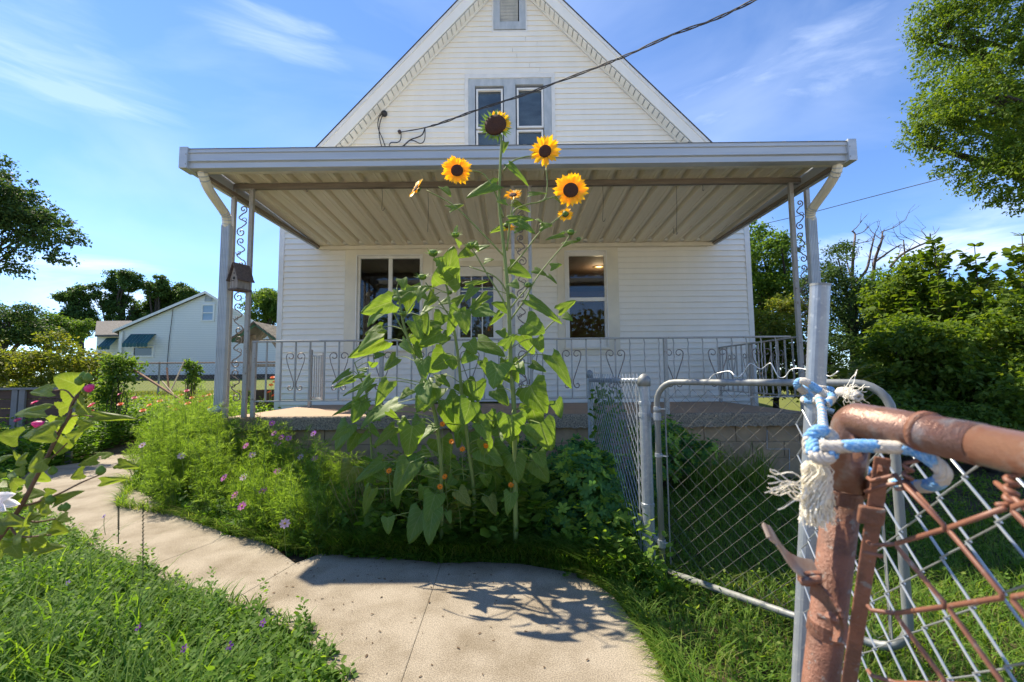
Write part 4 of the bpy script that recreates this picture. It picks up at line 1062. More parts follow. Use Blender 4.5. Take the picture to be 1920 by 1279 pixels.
for k in range(40):
    q = [at(1592,740,1.04)+Vector((R.gauss(0,.006),R.gauss(0,.006),R.gauss(0,.008)))]
    d_ = Vector((R.gauss(.5,.4),R.gauss(0,.4),R.gauss(-.2,.6))); 
    for i in range(1,5): q.append(q[-1]+d_*.008+Vector((R.gauss(0,.002),0,R.gauss(0,.003))))
    mb.tube(q, .0009, 3, cap=False)
mb.build('frayed_end', M_fray, rp, kind='stuff')
# ================================================================== LEFT YARD FURNITURE
M_plank = mat('brown_plank', (.15, .085, .055), .85, noise=((3, 3, 30), (.08, .05, .035), .2), bump=((4, 4, 60), .5, .006))
M_cap = mat('grey_board', (.24, .22, .20), .85, noise=((3, 3, 30), (.26, .25, .24), .2))
Yb = 6.9; za, zb = at(60, 727, Yb).z, at(60, 800, Yb).z; xa, xb = at(-40, 760, Yb).x, at(143, 760, Yb).x
pw = thing('plank_fence', 'low brown plank bed wall with a grey capping board at the far left', 'fence', ((xa+xb)/2, Yb, max(zb,0)))
hh_ = (za-.03-zb)/4
for k in range(4): MB().box((xa, Yb+R.uniform(0,.006), zb+k*hh_), (xb, Yb+.04, zb+(k+1)*hh_-.008)).build('plank', M_plank, pw, bevel=.004)
MB().box((xa-.02, Yb-.05, za-.03), (xb+.02, Yb+.09, za)).build('capping_board', M_cap, pw)
for u in (30, 44, 138):
    x = at(u, 760, Yb).x; MB().box((x-.045, Yb-.035, -.02), (x+.045, Yb-.004, za-.031)).build('post', M_cap, pw)
# far chain link fence across the yard
fy = 16.7; x0, x1 = at(150, 700, fy).x, at(560, 700, fy).x; ztop = at(300, 681, fy).z
ff = thing('chain_link_fence', 'long rusty chain link fence across the lawn in front of the neighbour house', 'fence', ((x0+x1)/2, fy, .73))
MB().tube([(x0,fy,ztop),(x1,fy,ztop)], .025, 6).build('top_rail', mat('rust_rail', (.16,.09,.06), .8), ff)
chain('wire_mesh', (x0,fy,.70), (1,0,0), (0,0,1), .13, .13, int((x1-x0)/.065), 19, .0035, mat('old_wire', (.30,.29,.27), .6, .3), ff, n=3)
xq = x0+.4
while xq < x1: MB().tube([(xq,fy+.04,.6),(xq,fy+.04,ztop+.05)], .032, 8).build('post', M_galvdull, ff); xq += 2.6
# stakes
M_stick = mat('stick', (.30,.16,.09), .85); M_stick2 = mat('pale_stick', (.50,.40,.26), .85)
gst = 'wooden garden stakes leaning in the flower bed'
for (a, b, r, m_, lb) in (((252,694,8.6),(342,752,8.2),.022,M_stick,'long reddish stake lying diagonally over the flower bed'),((347,675,8.9),(318,738,8.5),.014,M_stick2,'pale thin stake leaning right among the flowers'),((313,690,8.9),(317,738,8.6),.016,M_stick,'short upright brown stake between the leaning stakes'),((304,715,8.6),(330,745,8.4),.014,M_stick2,'short pale stake crossing low over the reddish stake')):
    MB().tube([at(*a), at(*b)], r, 7).build('garden_stake', m_, label=lb, cat='stake', group=gst)
# brick building glimpsed at the far right through the shrubs
BX = 9.2; yb_ = 9.5; bx0 = at(1868, 690, yb_).x
bb = thing('brick_building', 'red brick wall glimpsed through the shrubs at the right edge', 'building', (bx0+2, yb_, .2))
M_brick = mat('brick', (.33,.105,.065), .9, noise=(5, (.24,.08,.055), .25)); M_bm = mat('brick_mortar', (.36,.31,.27), .95)
zt3 = at(1900, 625, yb_).z; MB().box((bx0, yb_+.012, 0), (bx0+3.2, yb_+3, zt3)).build('wall', M_bm, bb)
zz = at(1900,770,yb_).z; i = 0
bm0 = MB().box((0,0,0),(.205,.05,.062)).mesh('brick'); bm0.materials.append(M_brick)
while zz < zt3-.07:
    x = bx0 + (.0 if i % 2 else -.0)
    while x < bx0+1.3:
        o = bpy.data.objects.new('brick', bm0); COL.objects.link(o); o.parent = bb; o.location = Vector((x+(.107 if i % 2 else 0), yb_-R.uniform(0,.004), zz))-bb.location; x += .215
    zz += .073; i += 1
# ================================================================== VEGETATION
def lmat(name, cols, tr=.38, rough=.6, spec=.18): return mat(name, cols[0], rough, attr=cols, transl=tr, spec=spec)
M_lf_big = lmat('leaf_big_tree', [(.05,.095,.014),(.09,.15,.02),(.155,.205,.032)], .42)
M_lf_dark = lmat('leaf_dark', [(.025,.058,.015),(.05,.095,.022),(.085,.135,.03)], .3)
M_lf_mid = lmat('leaf_mid', [(.045,.095,.018),(.085,.155,.026),(.15,.22,.035)], .45)
M_lf_yel = lmat('leaf_yellowgreen', [(.07,.10,.015),(.13,.17,.025),(.21,.20,.04)], .42)
M_lf_far = lmat('leaf_far', [(.035,.075,.022),(.06,.115,.026),(.105,.165,.035)], .3)
M_fern = lmat('cosmos_green', [(.08,.15,.022),(.15,.25,.04),(.23,.34,.07)], .5)
M_grass = lmat('grass_green', [(.05,.115,.015),(.09,.18,.022),(.15,.24,.036),(.20,.23,.06)], .45)
M_weed = lmat('weed_green', [(.045,.11,.016),(.09,.18,.025),(.16,.25,.04)], .45)
M_bap = lmat('shrub_bluegreen', [(.035,.10,.042),(.075,.18,.055),(.13,.25,.055),(.27,.40,.06)], .38)
M_barkt = mat('bark', (.07,.055,.042), .95, noise=((12,12,3),(.035,.028,.022),.2), bump=((20,20,5),.8,.02))
M_dead = mat('dead_branch', (.17,.13,.115), .9, noise=(8,(.09,.07,.06),.2))
M_stem = mat('green_stem', (.21,.27,.07), .6, noise=((20,20,4),(.15,.20,.045),.2)); M_stemr = mat('brown_stem', (.13,.07,.04), .7)
rnd = lambda n: NR.rand(n)
def sphere(n): return norm(NR.normal(size=(n,3)))
def crown_pts(lobes, nclump, per, cr, shell=.55):
    lobes = [l[:3]+(l[3]*.85, l[4]*.85, l[5]*.85) for l in lobes] + [tuple(np.array(l[:3])+np.array([R.uniform(-1,1)*l[3],R.uniform(-1,.3)*l[4],R.uniform(-.3,1.1)*l[5]])*.85) + (l[3]*.42, l[4]*.42, l[5]*.36) for l in lobes for _ in range(3)]
    vol = np.array([l[3]*l[4]*l[5] for l in lobes])**.67; pk_ = NR.choice(len(lobes), nclump, p=vol/vol.sum())
    Lb = np.array(lobes)[pk_]; d = sphere(nclump); r = shell + (1-shell)*rnd(nclump)**.6
    C = Lb[:,:3] + d*Lb[:,3:6]*r[:,None]; O = norm(d/Lb[:,3:6])
    cs = (.55+.9*rnd(nclump))*cr
    P = np.repeat(C, per, 0) + NR.normal(size=(nclump*per,3))*np.repeat(cs, per)[:,None]*np.array([.5,.5,.32])
    return C, P, np.repeat(O, per, 0)
def foliage(P, O, size, tmpl=T_LEAF, wid=1.0, up=.7, outw=.5, rand=.7, droop=.25, valbias=None):
    n = len(P); N_ = norm(np.array([0,0,up])+O*outw+NR.normal(size=(n,3))*rand)
    D = norm(NR.normal(size=(n,3)) + O*.5 + np.array([0,0,-droop]))
    D = norm(D - N_*(D*N_).sum(1, keepdims=True)*.9)
    S = size*(.6+.8*rnd(n)); v = np.clip(.5+NR.normal(size=n)*.22, 0, 1) if valbias is None else np.clip(valbias+NR.normal(size=n)*.18, 0, 1)
    return leaves(P, D, N_, S, tmpl, wid, v)
def limbs(base, C, k, r0, mb, top=None, jitter=.25):
    base = Vector(base)
    ids = NR.choice(len(C), min(k, len(C)), replace=False)
    for i in ids:
        e = Vector(C[i]); h = R.uniform(.25,.65); s = base.lerp(Vector(top), h) if top else base
        m_ = s.lerp(e, .5) + Vector((R.uniform(-1,1), R.uniform(-1,1), R.uniform(.1,.9)))*jitter*(e-s).length*.4
        mb.tube(curve([s, m_, e], 4), list(np.linspace(r0*.45, r0*.08, 9)), 5, cap=False)
def tree(name, label, cat, base, lobes, nclump, per, cr, ls, m, trunk_r=.25, klimbs=14, group=None, tmpl=T_LEAF, **kw):
    t = thing(name, label, cat, base, group=group)
    C, P, O = crown_pts(lobes, nclump, per, cr)
    V, F, A = foliage(P, O, ls, tmpl, **kw)
    np_mesh('crown', V, F, m, t, A, kind='stuff')
    c = np.array(lobes)[:,:3].mean(0); top = (c[0], c[1], c[2]+.3*lobes[0][5])
    mb = MB(); b = Vector(base); tp_ = Vector(top)
    mb.tube(curve([b, b.lerp(tp_, .4)+Vector((R.uniform(-.1,.1)*trunk_r*4,0,0)), tp_], 5), list(np.linspace(trunk_r, trunk_r*.25, 11)), 8)
    limbs(b, C, klimbs, trunk_r, mb, top)
    mb.build('trunk', M_barkt, t, smooth=True)
    return t
def lobe(u, v, Y, ru, rv, ry=None):
    c = at(u, v, Y); s = Y/FPX; return (c.x, c.y, c.z, ru*s, ry or max(ru, rv)*s*.8, rv*s)
def base(u, Y, dz=0): p = at(u, 700, Y); return (p.x, Y, gh(p.x, Y)+dz)
# ---- far trees, left
fg = 'trees beyond the neighbour house'
def ftree(label, u, Y, lobes): return tree('tree', label, 'tree', base(u, Y), lobes, 300, 80, .33, .15, M_lf_far, .35, group=fg, tmpl=T_QUAD, wid=1.3)
ftree('dark round tree left of the neighbour house roof', 152, 40, [lobe(150,600,40,30,46,1.5),lobe(140,560,40,18,22,1.2),lobe(166,548,40,15,18,1.2),lobe(128,605,39,18,22,1.2)])
ftree('tall middle tree right behind the neighbour house ridge', 232, 42, [lobe(232,590,42,30,50,1.5),lobe(222,535,42,18,20,1.2),lobe(246,530,41,16,18,1.2),lobe(205,575,41,12,18,1.2)])
ftree('broad tree whose crown meets the neighbour gable on its right', 296, 43, [lobe(296,585,43,24,46,1.5),lobe(288,548,42,16,18,1.2),lobe(308,540,42,13,16,1.2)])
ftree('last tree of the row, just left of the neighbour gable peak', 346, 44, [lobe(346,580,44,22,40,1.5),lobe(338,552,43,14,16,1.2),lobe(358,556,43,11,16,1.2)])
tree('tree', 'green tree showing between the birdhouse post and the white house', 'tree', base(495,38), [lobe(492,580,38,40,46),lobe(520,575,38,30,38)], 420, 46, .36, .17, M_lf_mid, .35, group=fg)
tree('tree', 'low pale green tree at the foot of the far left trees', 'tree', base(95,34), [lobe(95,615,34,45,24),lobe(60,625,33,40,26),lobe(130,622,34,35,28)], 380, 46, .34, .15, M_lf_mid, .2, group=fg)
tree('tree', 'shadowy dark trees low at the left edge', 'tree', base(10,22), [lobe(20,615,22,60,36),lobe(-60,600,22,70,55),lobe(60,632,22,35,20)], 520, 44, .30, .12, M_lf_dark, .25, group=fg)
# overhanging tree at left
ob = (-14.5, 9.0, .1)
tree('tree', 'near tree whose drooping leafy branches hang in from the left edge', 'tree', ob, [lobe(20,400,8.0,62,60,.9),lobe(75,425,8.2,60,34,.7),lobe(-40,460,8.0,70,60,.9),lobe(45,350,8.2,40,28,.6),lobe(85,470,8.0,42,22,.6),lobe(-90,350,8,110,120,1.2),lobe(120,445,8.2,30,14,.4),lobe(-10,300,8.2,22,16,.4),lobe(20,500,8.0,30,16,.4)], 460, 44, .15, .062, M_lf_dark, .08, 50, droop=.6)
# ---- right trees
tree('tree', 'huge sunlit tree whose crown fills the top right corner', 'tree', (27, 13, .6), [lobe(1785,10,10.5,70,60,1.2),lobe(1860,120,10.5,150,140,1.8),lobe(1830,230,10,110,90,1.5),lobe(1880,330,9.5,70,60,1),lobe(1790,60,10.5,70,70,1.2),lobe(1775,190,10.2,62,48,1),lobe(1830,300,9.8,70,38,.8),lobe(1990,250,10,120,160,1.6),lobe(1905,375,9.4,24,26,.5),lobe(1760,240,10,40,26,.7),lobe(1960,60,10.5,140,140,2)], 2500, 26, .19, .085, M_lf_big, .4, 40, droop=.6, wid=.8)
tree('tree', 'tall green tree standing just behind the right wall corner', 'tree', base(1430,15), [lobe(1430,490,15,52,62,1.6),lobe(1400,560,15,50,70,1.6),lobe(1460,560,14.5,36,60,1.4)], 420, 50, .24, .10, M_lf_mid, .2, 12, group='trees behind the right side of the porch')
tree('bush', 'bright green leafy bush glowing behind the right side railing', 'bush', base(1450,9.5), [lobe(1440,640,9.5,60,60,.9),lobe(1480,600,9.5,30,44,.7),lobe(1420,700,9.3,60,50,.9),lobe(1500,690,9.3,50,60,.8)], 420, 40, .15, .07, M_lf_yel, .08, 10)
tree('tree', 'dark evergreen with dense needles right of the porch post', 'tree', base(1600,12.5), [lobe(1590,590,12.5,75,80,1.4),lobe(1650,590,12.5,60,56,1.4),lobe(1545,560,12.5,40,76,1.2),lobe(1560,490,12.5,26,36,.8),lobe(1680,640,12,60,70,1.3),lobe(1610,690,12,90,60,1.3)], 620, 56, .20, .08, M_lf_dark, .2, 14, tmpl=T_QUAD, wid=.6, group='trees behind the right side of the porch')
tree('tree', 'olive green tree mass behind the dead branches', 'tree', base(1720,15), [lobe(1700,585,15,70,46,1.6),lobe(1640,560,15,36,32,1.3),lobe(1780,600,15,60,50,1.4)], 380, 46, .24, .10, M_lf_mid, .2, 10, group='trees behind the right side of the porch')
def sapling(label, u, Y, vtop, n, wpx, m=M_lf_big, ls=.12, group='tall leafy saplings in the right hedge'):
    b = Vector(base(u, Y)); tp_ = at(u+R.uniform(-12,12), vtop, Y); t = thing('sapling', label, 'sapling', b, group=group)
    mb = MB(); C = curve([b, b.lerp(tp_, .5)+Vector((R.uniform(-.1,.1),0,0)), tp_], 8); mb.tube(C, list(np.linspace(.028,.006,len(C))), 6)
    P = []; D = []
    for k in range(n):
        s = .12+.86*(k/n); i = min(int(s*(len(C)-1)), len(C)-2); p = C[i]; a = k*2.4; rr = wpx*Y/FPX*(1.25-s)*R.uniform(.7,1.2)
        e = p + Vector((math.cos(a)*rr, math.sin(a)*rr, rr*R.uniform(.8,1.7)))
        br = curve([p, p.lerp(e,.5)+Vector((0,0,-.03)), e], 5); mb.tube(br, list(np.linspace(.008,.003,len(br))), 4, cap=False)
        for q in br[2:]:
            for f in (-1, 1, 0):
                P.append(q); dd = (e-p).normalized(); sd_ = dd.cross(Vector((0,0,1))).normalized(); D.append(dd*.6+sd_*f*.9+Vector((0,0,-.25)))
    for q in C[4:]:
        for k in range(9): a = R.uniform(0,6.28); P.append(q); D.append(Vector((math.cos(a),math.sin(a),.1)))
    mb.build('trunk', M_barkt, t, smooth=True)
    P = np.array([tuple(p) for p in P]); D = norm(np.array([tuple(p) for p in D]) + NR.normal(size=(len(P),3))*.25)
    N_ = norm(np.array([0,0,1.])+NR.normal(size=(len(P),3))*.45); V, F, A = leaves(P, D, N_, ls*(.6+.7*rnd(len(P))), T_OVAL, 1.15); np_mesh('crown', V, F, m, t, A, kind='stuff'); return t
sapling('tall upright sapling left of the gap of sky in the right hedge', 1745, 7.5, 452, 34, 66)
sapling('slender sapling with dark spaced leaves in front of the sky', 1838, 7.2, 462, 28, 62)
sapling('tall sapling at the right edge of the hedge', 1912, 7.0, 442, 30, 62)
sapling('short broad sapling rising left of the tall saplings', 1690, 8.2, 505, 30, 76)
tree('hedge_bush', 'wide leafy bush filling the right side behind the gate', 'bush', base(1760,7.2), [lobe(1720,650,7.2,90,70,1),lobe(1880,660,6.9,80,90,1),lobe(1800,690,6.9,90,60,1),lobe(1700,700,7,90,90,.9),lobe(1880,740,6.5,110,90,.9),lobe(1780,760,6.8,130,80,.9),lobe(1640,740,7.2,60,70,.8)], 900, 40, .15, .078, M_lf_big, .10, 40, group='bushes in the right hedge')
tree('hedge_bush', 'shaded bush low behind the rusty top tube', 'bush', base(1850,5.9), [lobe(1850,800,5.9,110,60,.6),lobe(1740,810,6.1,90,52,.6),lobe(1650,800,6.3,70,50,.6),lobe(1600,770,6.6,50,50,.6)], 420, 40, .14, .065, M_lf_mid, .07, 18, group='bushes in the right hedge')
tree('hedge_bush', 'leafy bush overhanging the top of the right hedge', 'bush', base(1820,8.6), [lobe(1690,560,8.6,60,56,.9),lobe(1730,600,8.4,60,50,1),lobe(1905,590,8.6,40,60,.9),lobe(1840,620,8.4,60,36,.9)], 420, 38, .17, .08, M_lf_big, .10, 12, group='bushes in the right hedge')
# feather-leaved young tree
def pinnate(par, p, d, L_, k, leafl, out):
    d = Vector(d).normalized(); s = d.cross(Vector((0,0,1))).normalized()
    for i in range(k):
        t = i/k; q = p + d*L_*t + Vector((0,0,-.25*L_*t*t))
        for f in (-1, 1): out[0].append(tuple(q)); out[1].append(tuple(d*.35+s*f+Vector((0,0,-.12)))); out[2].append(leafl*(1-.5*abs(t-.45)))
b = base(1592, 6.2); t = thing('young_tree', 'young tree with long light green feathery leaves beside the grey pole', 'tree', b); out_ = ([],[],[]); mb = MB()
tp_ = at(1590, 700, 6.2); mb.tube([b, tp_], [.025,.015], 6)
for k in range(22):
    a = k*2.4; p = Vector(b).lerp(tp_, .55+.45*k/22); d = Vector((math.cos(a), math.sin(a), R.uniform(.3,1.1))).normalized(); L_ = R.uniform(.4,.6)
    pinnate(t, p, d, L_, 12, .13, out_); mb.tube([p, p+d*L_*.5+Vector((0,0,-.03)), p+d*L_+Vector((0,0,-.25*L_))], .004, 4)
mb.build('trunk', M_stem, t); P, D, S_ = [np.array(x) for x in out_]; V, F, A = leaves(P, D, norm(np.array([0,0,1.])+NR.normal(size=(len(P),3))*.25), S_, T_OVAL, .8); np_mesh('crown', V, F, M_lf_yel, t, A, kind='stuff')
# dead tree
t = thing('dead_tree', 'bare dead tree with crooked grey branches against the sky', 'tree', base(1660,16)); mb = MB()
def grow(p, d, L_, r, dep):
    if dep == 0 or r < .004: return
    q = [p]; 
    for i in range(5): d = (d + Vector((R.gauss(0,.20),R.gauss(0,.12),R.gauss(.03,.14)))).normalized(); q.append(q[-1]+d*L_/5)
    mb.tube(q, list(np.linspace(r, r*.6, 6)), 5, cap=False)
    for k in range(2 if dep > 2 else 1):
        i = R.randint(2, 5); nd = (d + Vector((R.gauss(0,.75), R.gauss(0,.4), R.gauss(.15,.4)))).normalized(); grow(q[i], nd, L_*R.uniform(.5,.8), r*R.uniform(.45,.62), dep-1)
for pts, r in (([(1600,560),(1598,520),(1600,470),(1603,440),(1597,433)],.07),([(1600,530),(1590,500),(1585,470)],.035),([(1605,530),(1625,505),(1633,470),(1640,440)],.06),([(1636,540),(1640,490),(1652,455),(1655,434)],.07),([(1642,490),(1670,470),(1690,458)],.045),([(1690,560),(1690,500),(1696,480),(1694,450)],.05),([(1670,500),(1690,478),(1720,462),(1742,452),(1744,438)],.055),([(1742,452),(1734,440),(1728,432),(1736,426)],.02),([(1590,495),(1572,480),(1562,462)],.03)):
    q = curve([at(u, v, 16+.3*math.sin(u)) for u, v in pts], 4); mb.tube(q, list(np.linspace(r*.95, r*.35, len(q))), 5)
    for i in range(3, len(q), 3):
        d = Vector((R.gauss(0,1), R.gauss(0,.4), R.uniform(.1,1))).normalized(); grow(q[i], d, R.uniform(.35,.9), r*.25, 3)
a = at(1640,560,16); mb.tube([base(1645,16), tuple(a)], [.2,.1], 8); mb.build('branches', M_dead, t, smooth=True)
# ---- hedges and shrubs, left
def shrub(name, label, u, Y, lobes, ncl, per, cr, ls, m, group=None, cat='shrub', stems=14, tmpl=T_OVAL, **kw):
    t = thing(name, label, cat, base(u, Y), group=group); C, P, O = crown_pts(lobes, ncl, per, cr, .35); ok = P[:,2] > .01
    V, F, A = foliage(P[ok], O[ok], ls, tmpl, **kw); np_mesh('foliage', V, F, m, t, A, kind='stuff'); mb = MB(); limbs(base(u, Y), C, stems, .03, mb); mb.build('stems', M_barkt, t); return t
shrub('rose_bush', 'long yellow green rose hedge behind the plank bed wall', 80, 9.5, [lobe(30,690,9.5,70,42,.7),lobe(110,680,9.5,60,44,.7),lobe(165,690,9.5,40,44,.6),lobe(-40,690,9.5,60,50,.7),lobe(90,735,9.2,90,34,.6)], 520, 34, .15, .062, M_lf_yel, cat='rose bush')
shrub('small_shrub', 'loose airy shrub growing before the neighbour fence', 228, 8.6, [lobe(222,700,8.6,28,44,.35),lobe(240,690,8.6,22,34,.3),lobe(205,740,8.6,26,30,.3)], 110, 26, .12, .06, M_lf_mid)
shrub('small_shrub', 'narrow leafy plant standing alone near the wire fence', 362, 9.0, [lobe(362,710,9.0,12,30,.15),lobe(362,690,9,16,10,.15)], 34, 24, .07, .06, M_lf_mid)
# zinnia bed foliage
def poly_in(x, y, poly):
    c = np.zeros(len(x), bool); n = len(poly)
    for i in range(n):
        x1, y1 = poly[i]; x2, y2 = poly[(i+1)%n]
        k = ((y1 > y) != (y2 > y)) & (x < (x2-x1)*(y-y1)/((y2-y1) or 1e-9)+x1); c ^= k
    return c
walks = [[(gnd(*p).x, gnd(*p).y) for p in poly] for poly in S]
def scatter(n, poly, avoid=True, margin=0):
    a = np.array(poly); out = []; tot = 0
    while tot < n:
        x = a[:,0].min()+(np.ptp(a[:,0]))*rnd(n*2); y = a[:,1].min()+(np.ptp(a[:,1]))*rnd(n*2); k = poly_in(x, y, poly)
        if avoid:
            for wk in walks: k &= ~poly_in(x, y, wk)
        x, y = x[k], y[k]; out.append(np.stack([x, y], 1)); tot += len(x)
        if len(x) == 0: break
    return np.concatenate(out)[:n]
def ghv(P): return np.array([gh(0, y) for y in P[:,1]])
def leafy(xy, hmin, hmax, per, ls, spread=.12, hf=None):
    n = len(xy); z0 = ghv(xy); h = hmin+(hmax-hmin)*rnd(n)
    if hf is not None: h = h*hf(xy[:,0], xy[:,1])
    P = np.repeat(np.column_stack([xy, z0]), per, 0); t = np.tile((np.arange(per)+.5)/per, n)*(.9+.2*rnd(n*per)); P[:,2] += t*np.repeat(h, per)
    a = rnd(n*per)*2*np.pi; D = np.stack([np.cos(a), np.sin(a), .15+.5*t-.2*rnd(n*per)],1); P[:,:2] += D[:,:2]*.01
    N_ = norm(np.array([0,0,1.])+D*-.25+NR.normal(size=(n*per,3))*.4)
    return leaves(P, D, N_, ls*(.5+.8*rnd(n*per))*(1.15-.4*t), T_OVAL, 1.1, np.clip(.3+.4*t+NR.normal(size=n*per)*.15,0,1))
bedz = [(-8.5,6.0),(-5.6,6.2),(-4.4,5.6),(-3.7,5.4),(-3.7,8.4),(-4.4,10.5),(-9.5,10.5)]
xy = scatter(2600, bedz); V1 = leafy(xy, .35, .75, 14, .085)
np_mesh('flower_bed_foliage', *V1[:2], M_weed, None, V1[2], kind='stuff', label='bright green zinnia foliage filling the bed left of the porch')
xy = scatter(900, [(-8.6,3.6),(-5.2,4.6),(-5.8,6.2),(-8.6,6.6)]); V1 = leafy(xy, .08, .3, 12, .06)
xy2 = scatter(5000, [(-8.6,3.2),(-4.9,4.4),(-5.8,6.6),(-8.6,6.8)]); B1 = blades(np.column_stack([xy2, np.zeros(len(xy2))]), .1+.16*rnd(len(xy2)), .006+.004*rnd(len(xy2)), .6)
np_mesh('bed_edge_plants', *joinl(V1, B1)[:2], M_weed, None, joinl(V1, B1)[2], kind='stuff')
def bloom(name, label, cat, p, r, cols, group=None, npet=10, face=(0,-.5,.8), stem=.3, centre=(.35,.2,.02), layers=1, gap=1.0):
    t = thing(name, label, cat, (p.x, p.y, max(p.z-stem, gh(p.x,p.y)-.01)), group=group); f = Vector(face).normalized(); u = f.orthogonal().normalized(); w_ = f.cross(u)
    P = []; D = []; Nn = []; S_ = []
    for l in range(layers):
        for k in range(npet):
            a = 2*math.pi*(k+.5*l)/npet; d = u*math.cos(a)+w_*math.sin(a); P.append(tuple(p+f*.003*l+d*r*.1)); D.append(tuple(d+f*(.12+.35*l))); Nn.append(tuple(f)); S_.append(r*(1-.25*l))
    V, F, A = leaves(np.array(P), np.array(D), np.array(Nn), np.array(S_), T_OVAL, gap*6.2/npet*1.6)
    m = mat('petal_%s' % '_'.join(str(int(c*100)) for c in cols), cols, .5, transl=.35)
    np_mesh('petals', V, F, m, t, A)
    MB().lathe(p+f*.002, [(r*.26,0),(r*.24,r*.12),(r*.1,r*.2),(.0005,r*.21)], 8, f).build('centre', mat('bloom_centre_%d' % int(centre[0]*100), centre, .8), t)
    b = Vector((p.x+R.uniform(-.03,.03), p.y+.02, p.z-stem)); MB().tube(curve([b, b.lerp(p,.5)+Vector((R.uniform(-.01,.01),0,0)), p-f*.002], 3), .002, 4).build('stem', M_stem, t)
    return t
zor, zpk, zrd = (.62,.13,.02), (.55,.05,.16), (.50,.03,.03)
for (u,v,c) in ((360,746,0),(376,752,0),(392,741,0),(404,757,0),(381,743,2),(339,741,0),(352,757,0),(395,765,0),(340,754,2),(414,748,0),(226,758,0),(171,771,0),(160,775,0),(280,760,0),(330,768,0),(300,752,0),(405,738,0),(350,733,1),(173,758,1),(169,762,2),(225,739,1),(252,746,1),(65,755,1),(33,788,1),(320,762,2),(268,770,0),(508,722,0),(515,716,0),(505,735,0),(512,742,0),(511,708,0)):
    Y = 6.3 + R.uniform(-.2,1.2); 
    if v < 750: Y = 7.6+R.uniform(0,.8)
    if u > 480: Y = 8.2+R.uniform(0,.7)
    if u < 80 : Y = 5.9
    side_ = 'beyond the post and railing' if u > 480 else ('at the far end of the bed' if v < 745 else ('in the middle of the bed' if v < 760 else 'low at the near edge of the bed'))
    lb = {0: ('orange zinnia bloom left of the porch, '+side_,'orange zinnias '+side_), 1: ('magenta zinnia bloom left of the porch, '+side_,'magenta zinnias '+side_), 2: ('red zinnia bloom left of the porch, '+side_,'red zinnias '+side_)}[c]
    bloom('zinnia', lb[0], 'flower', at(u, v, Y), .042, (zor,zpk,zrd)[c], group=lb[1], npet=12, layers=2, face=(R.uniform(-.3,.3),-.45,.8))
# ---- lawn beyond
xy = scatter(26000, [(-14,9),(-4.2,8.5),(-4.2,12),(-6,18),(-18,18)], False); z = ghv(xy)
B1 = blades(np.column_stack([xy, z]), .05+.06*rnd(len(xy)), .012+.01*rnd(len(xy)), .5, nseg=2); np_mesh('far_lawn_grass', *B1[:2], M_lf_yel, None, B1[2], kind='stuff')
# ---- cosmos
def edgeY(x):      # near limit of the flower bed = far side of the path
    pts = [(-5.0,5.6),(-4.55,5.2),(-4.0,4.45),(-3.1,4.1),(-2.5,3.75),(-1.95,3.45),(-1.45,3.2),(-1.1,3.22),(-.45,3.12),(.1,3.12),(.45,3.05)]
    return np.interp(x, [p[0] for p in pts], [p[1] for p in pts])
def sprays(C, A_, L_, k=12, nl=.05, wid=.07, mname=None):
    n = len(C); t = np.tile((np.arange(k)+.5)/k, n); c = np.repeat(C, k, 0); a = np.repeat(A_, k, 0); l = np.repeat(L_, k)
    P = c + a*(l*t)[:,None] + np.array([0,0,-.18])*(l*t*t)[:,None]; s = norm(np.cross(a, NR.normal(size=(n,3)).repeat(k,0)))
    f = np.where(np.arange(n*k)%2 == 0, 1, -1)[:,None]; D = a*.7+s*f*.9+NR.normal(size=(n*k,3))*.2
    v = np.repeat(np.clip(.5+NR.normal(size=n)*.22,0,1), k)
    return leaves(P, D, norm(NR.normal(size=(n*k,3))+np.array([0,-.3,.6])), nl*(1.1-.6*t)*(.7+.6*rnd(n*k)), T_QUAD, wid, v)
topv = lambda u: np.interp(u, [200,260,300,350,420,450,480,520,580,640,700,740], [815,790,758,742,755,775,782,795,825,850,885,915])
Cs = []; As = []; Ls = []; stems = MB()
cen = scatter(150, [(-5.3,5.0),(-1.05,3.05),(-1.0,4.6),(-1.6,5.4),(-3.75,5.5),(-4.2,7.0),(-4.9,7.2)]); cen = cen[cen[:,1] > edgeY(cen[:,0])+.14]
for x, y in cen:
    u = 960 + x/y*FPX; hmax = 1.3-(topv(u)-711)/FPX*y; e = y-edgeY(x)
    H = max(.16, min(hmax*min(1, .40+.55*e)*R.choice((.5,.7,.85,1.0,1.2)), 1.2)); rad = .10+.14*H; n_s = int(8+12*H)
    for k in range(n_s):
        a = R.uniform(0,6.28); rr = rad*math.sqrt(R.random()); b = Vector((x+math.cos(a)*rr*.35, y+math.sin(a)*rr*.35, 0)); h = H*R.uniform(.6,1.05)
        tp_ = Vector((x+math.cos(a)*rr*1.3+R.gauss(0,.03), y+math.sin(a)*rr*1.3-.03, h)); md_ = b.lerp(tp_,.5)+Vector((R.gauss(0,.02),R.gauss(0,.02),.02)); C_ = curve([b, md_, tp_], 3)
        stems.tube(C_, [.0038,.0035,.003,.0026,.002,.0016,.001][:len(C_)], 3, cap=False)
        for q in range(int(5+h*20)):
            s_ = R.uniform(.12,1.0); f_ = s_*(len(C_)-1); i_ = min(int(f_), len(C_)-2); p = C_[i_].lerp(C_[i_+1], f_-i_); aa = R.uniform(0,6.28)
            Cs.append(tuple(p)); As.append((math.cos(aa), math.sin(aa), R.uniform(.2,1.2))); Ls.append(R.uniform(.05,.13)*(1.15-.5*s_))
Cs = np.array(Cs); As = norm(np.array(As)); Ls = np.array(Ls)
V, F, A = sprays(Cs, As, Ls, 9, .060, .095); A = np.clip(A+ (V[:,2]-.4)*.25, 0, 1)
